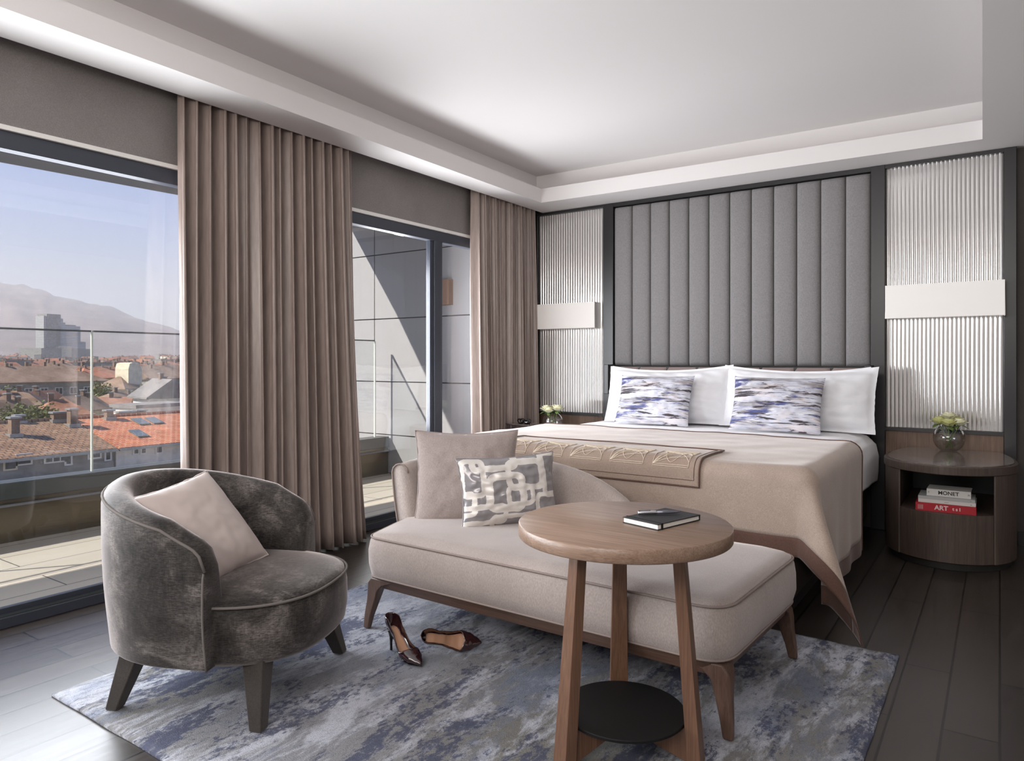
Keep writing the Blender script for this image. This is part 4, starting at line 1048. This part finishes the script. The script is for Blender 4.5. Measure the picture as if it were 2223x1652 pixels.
# further houses
def dist_houses(n, d0, d1, x0, x1, yfun, label, group, seed, small):
    rnd = random.Random(seed); protos = {}; taken = [px(xc, yr, d) for (xc, yr, d, *_) in mid]
    for i in range(n):
        for _ in range(30):
            f = (i+rnd.random())/n; d = d0*(d1/d0)**f; xc = rnd.uniform(x0, x1)
            c = px(xc, yfun(f)+rnd.uniform(-2, 2), d)
            if not (d > 1250 and 40 < xc < 210) and all((c.x-q_.x)**2+(c.y-q_.y)**2 > 21**2 for q_ in taken): break
        else: continue
        taken.append(c); k = rnd.randrange(7)
        if k not in protos:
            L, W = rnd.uniform(9, 20), rnd.uniform(8, 12); mr = [M_rred, M_rdark, M_rorange, M_rred, M_rdark, M_rgrey, M_rred][k]; mw = [M_pcream, M_pgrey, M_pochre, M_pwhite, M_pcream, M_pgrey, M_pcream][k]
            hgt = rnd.uniform(10, 16); dr = .1 if k == 5 else rnd.uniform(2, 3.5)
            t = house('town_house', label, 'building', (0, 0), 0, L, W, hgt-dr, hgt, 0, mr, mw, k % 2, group, None if small else (1, 4, 1.3, 1.5, 2), [(0, L*.2, .8, .8, 1.2), (1, -L*.3, .8, .8, 1.2)])
            protos[k] = (t, hgt); new = t
        else:
            t, hgt = protos[k]; new = t.copy(); COL.objects.link(new)
            for ch in list(t.children):
                c2 = ch.copy(); COL.objects.link(c2); c2.parent = new
                for g_ in list(ch.children): d2 = g_.copy(); COL.objects.link(d2); d2.parent = c2
        new.location = (c.x, c.y, c.z-hgt); new.rotation_euler = (0, 0, rnd.uniform(-.7, .7))
dist_houses(26, 175, 330, -160, 470, lambda f: 800-14*f, 'old town house with tiled roof in the belt behind the middle distance', 'town houses behind the middle distance', 11, False)
dist_houses(120, 330, 1500, -180, 500, lambda f: 788-20*f, 'tiny distant town house near the foot of the mountain', 'distant town houses', 12, True)
# towers
M_tow = mat('hazy_tower_facade', (120,120,126), .5); nt = M_tow.node_tree
b_ = nt.nodes.new('ShaderNodeTexBrick'); nt.links.new(coords(nt, (1,1,1), (PI/2,0,PI/2)), b_.inputs['Vector']); b_.offset = 0
b_.inputs['Scale'].default_value = 1; b_.inputs['Brick Width'].default_value = 3.2; b_.inputs['Row Height'].default_value = 3.4; b_.inputs['Mortar Size'].default_value = .55
b_.inputs['Color1'].default_value = (*lin((118,120,130)),1); b_.inputs['Color2'].default_value = (*lin((132,134,142)),1); b_.inputs['Mortar'].default_value = (*lin((184,180,174)),1); setc(M_tow, b_.outputs['Color'])
c0 = px(125, 770, 1400); zb_ = c0.z-30
t = thing('tower_block', 'tall grey twin tower high-rise standing before the mountain', 'building', (c0.x, c0.y, zb_), .25)
def tw(x0, x1, ytop, dep, nm='tower_slab', m=None, extra=0):
    a, b2 = px(x0, 770, 1400), px(x1, 770, 1400); k = ((x0+x1)/2-125)*1400/FPX; hw = (x1-x0)/2*1400/FPX*.97
    z1_ = px(0, ytop, 1400).z-zb_
    return MB().box(-dep/2-extra, dep/2+extra, k-hw, k+hw, 0, z1_).build(nm, m or M_tow, t)
tw(85, 97, 688, 22); tw(96, 104, 690, 16, m=M_pgrey); tw(103, 128, 692, 24); tw(90, 122, 683.5, 26, 'roof_cap', M_pgrey); tw(110, 134, 700, 22); tw(113, 168, 707, 26); tw(116, 160, 704.5, 20, 'roof_cap', M_pgrey); tw(160, 171, 712, 20)
tw(64, 110, 757, 40, 'podium', M_pgrey, 10); tw(133, 182, 757, 40, 'podium', M_pgrey, 10); tw(110, 135, 752, 36, 'podium', M_pcream, 10); tw(144, 182, 741, 24, 'annex')
# trees
M_tree = fabric('tree_foliage', (110,112,66), 26, fine=6, big=1.2, b=0); M_trunk = mat('tree_trunk', (84,70,58), .9)
def tree(xc, yt, d, r_, seed, label):
    c = px(xc, yt, d); zt = c.z; g = ground(d); rnd = random.Random(seed)
    t = thing('tree', label, 'tree', (c.x, c.y, g), group='trees between the houses')
    mb = MB()
    for k in range(1500):
        a = rnd.uniform(0, 2*PI); b2 = math.acos(rnd.uniform(-.6, 1)); rr_ = r_*rnd.uniform(.55, 1)*(1+.25*math.sin(a*3+seed))
        p_ = Vector((math.cos(a)*math.sin(b2), math.sin(a)*math.sin(b2), math.cos(b2)*1.15))*rr_+Vector((0,0,zt-g-r_*1.1))
        s_ = r_*.07; q1 = Vector((rnd.gauss(0,1), rnd.gauss(0,1), rnd.gauss(0,1))).normalized(); q2 = q1.orthogonal().normalized()
        mb.add([p_-q1*s_, p_+q2*s_, p_+q1*s_, p_-q2*s_], [(0,1,2,3)])
    mb.build('foliage', M_tree, t, fix=False)
    MB().tube([(0,0,0), (.1,0,(zt-g)*.5), (0,0,zt-g-r_)], [.3,.22,.12], 8).build('trunk', M_trunk, t)
for a in ((32, 880, 74, 1.7, 1, 'green tree in front of the brown hipped villa'), (62, 884, 73, 1.5, 2, 'yellowish green tree left of the ochre villa'), (92, 880, 74, 1.6, 3, 'green tree beside the ochre villa'), (218, 832, 120, 2.0, 4, 'round green tree before the cream house right of the balustrade joint'),
          (325, 838, 105, 2.6, 5, 'dark green tree beside the white gabled house'), (15, 842, 130, 2.2, 6, 'dark green tree before the long apartment block'), (300, 852, 110, 1.6, 7, 'small green tree under the tall ochre gable')): tree(*a)
# ground and mountain
M_ground = fabric('town_ground', (112,106,96), 22, fine=.05, big=.01, b=0)
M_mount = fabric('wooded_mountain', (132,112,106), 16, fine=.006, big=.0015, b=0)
def dirp(x): return Vector((-sT+cT*(x-CX)/FPX, cT+sT*(x-CX)/FPX, 0))
def gfn(u, v):
    d = 14*(3200/14)**v; p_ = dirp(-700+1700*u)*d; return (p_.x, p_.y, ground(max(50, d))-.5)
o = MB().grid(gfn, 24, 40).build('town_ground', M_ground, None, smooth=True); o['kind'] = 'structure'
prof = [(-700,640), (-400,612), (-200,606), (-80,614), (0,628), (50,633), (82,640), (95,641), (120,652), (150,658), (200,669), (240,676), (285,692), (330,705), (370,716), (430,735), (520,748), (640,742), (760,752), (1000,765)]
def pint(x):
    for (a, va_), (b2, vb2) in zip(prof[:-1], prof[1:]):
        if x <= b2: return va_+(vb2-va_)*(x-a)/(b2-a)
    return prof[-1][1]
def mfn(u, v):
    x = -700+1700*u; d = 3000+v*6500; q = (d-3000)/4600
    top = (785-pint(x))/FPX*7600
    hgt = (top-22)*(math.sin(PI/2*min(1, q))**1.3 if q <= 1 else max(0, 1-(q-1)**2*1.5))
    n_ = mnoise.noise(Vector((x*.018, d*.0011, 0)))*.6+mnoise.noise(Vector((x*.05, d*.003, 3)))*.3
    hgt *= 1+(.13*n_*(1-abs(min(q, 1.4)-.5)*1.2) if q < .92 else 0)
    p_ = dirp(x)*d; return (p_.x, p_.y, 22+hgt)
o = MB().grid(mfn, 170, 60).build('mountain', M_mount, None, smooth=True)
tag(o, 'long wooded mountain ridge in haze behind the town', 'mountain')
c = px(91, 641, 7600)
t = thing('mast', 'thin transmitter mast on the mountain ridge', 'mast', (c.x, c.y, c.z-25))
MB().tube([(0,0,0), (0,0,60), (0,0,98)], [5,4,1.5], 8).build('mast_shaft', M_metal, t); MB().lathe([(2,55),(9,58),(9,64),(2,67)], 12).build('platform', M_metal, t)
# haze over the town
M_haze = bpy.data.materials.new('haze'); M_haze.use_nodes = True; nt = M_haze.node_tree; nt.nodes.clear()
oo = nt.nodes.new('ShaderNodeOutputMaterial'); vs_ = nt.nodes.new('ShaderNodeVolumeScatter'); vs_.inputs['Color'].default_value = (.92,.865,.90,1)
vs_.inputs['Density'].default_value = 1.5e-4; vs_.inputs['Anisotropy'].default_value = .2; nt.links.new(vs_.outputs[0], oo.inputs['Volume'])
hp_ = [dirp(-700)*120, dirp(1000)*120, dirp(1000)*9800, dirp(-700)*9800]
o = MB().prism([(p_.x, p_.y) for p_ in hp_], -30, 900).build('haze', M_haze); tag(o, 'pale mauve haze hanging over the town before the mountain', 'haze', kind='stuff')
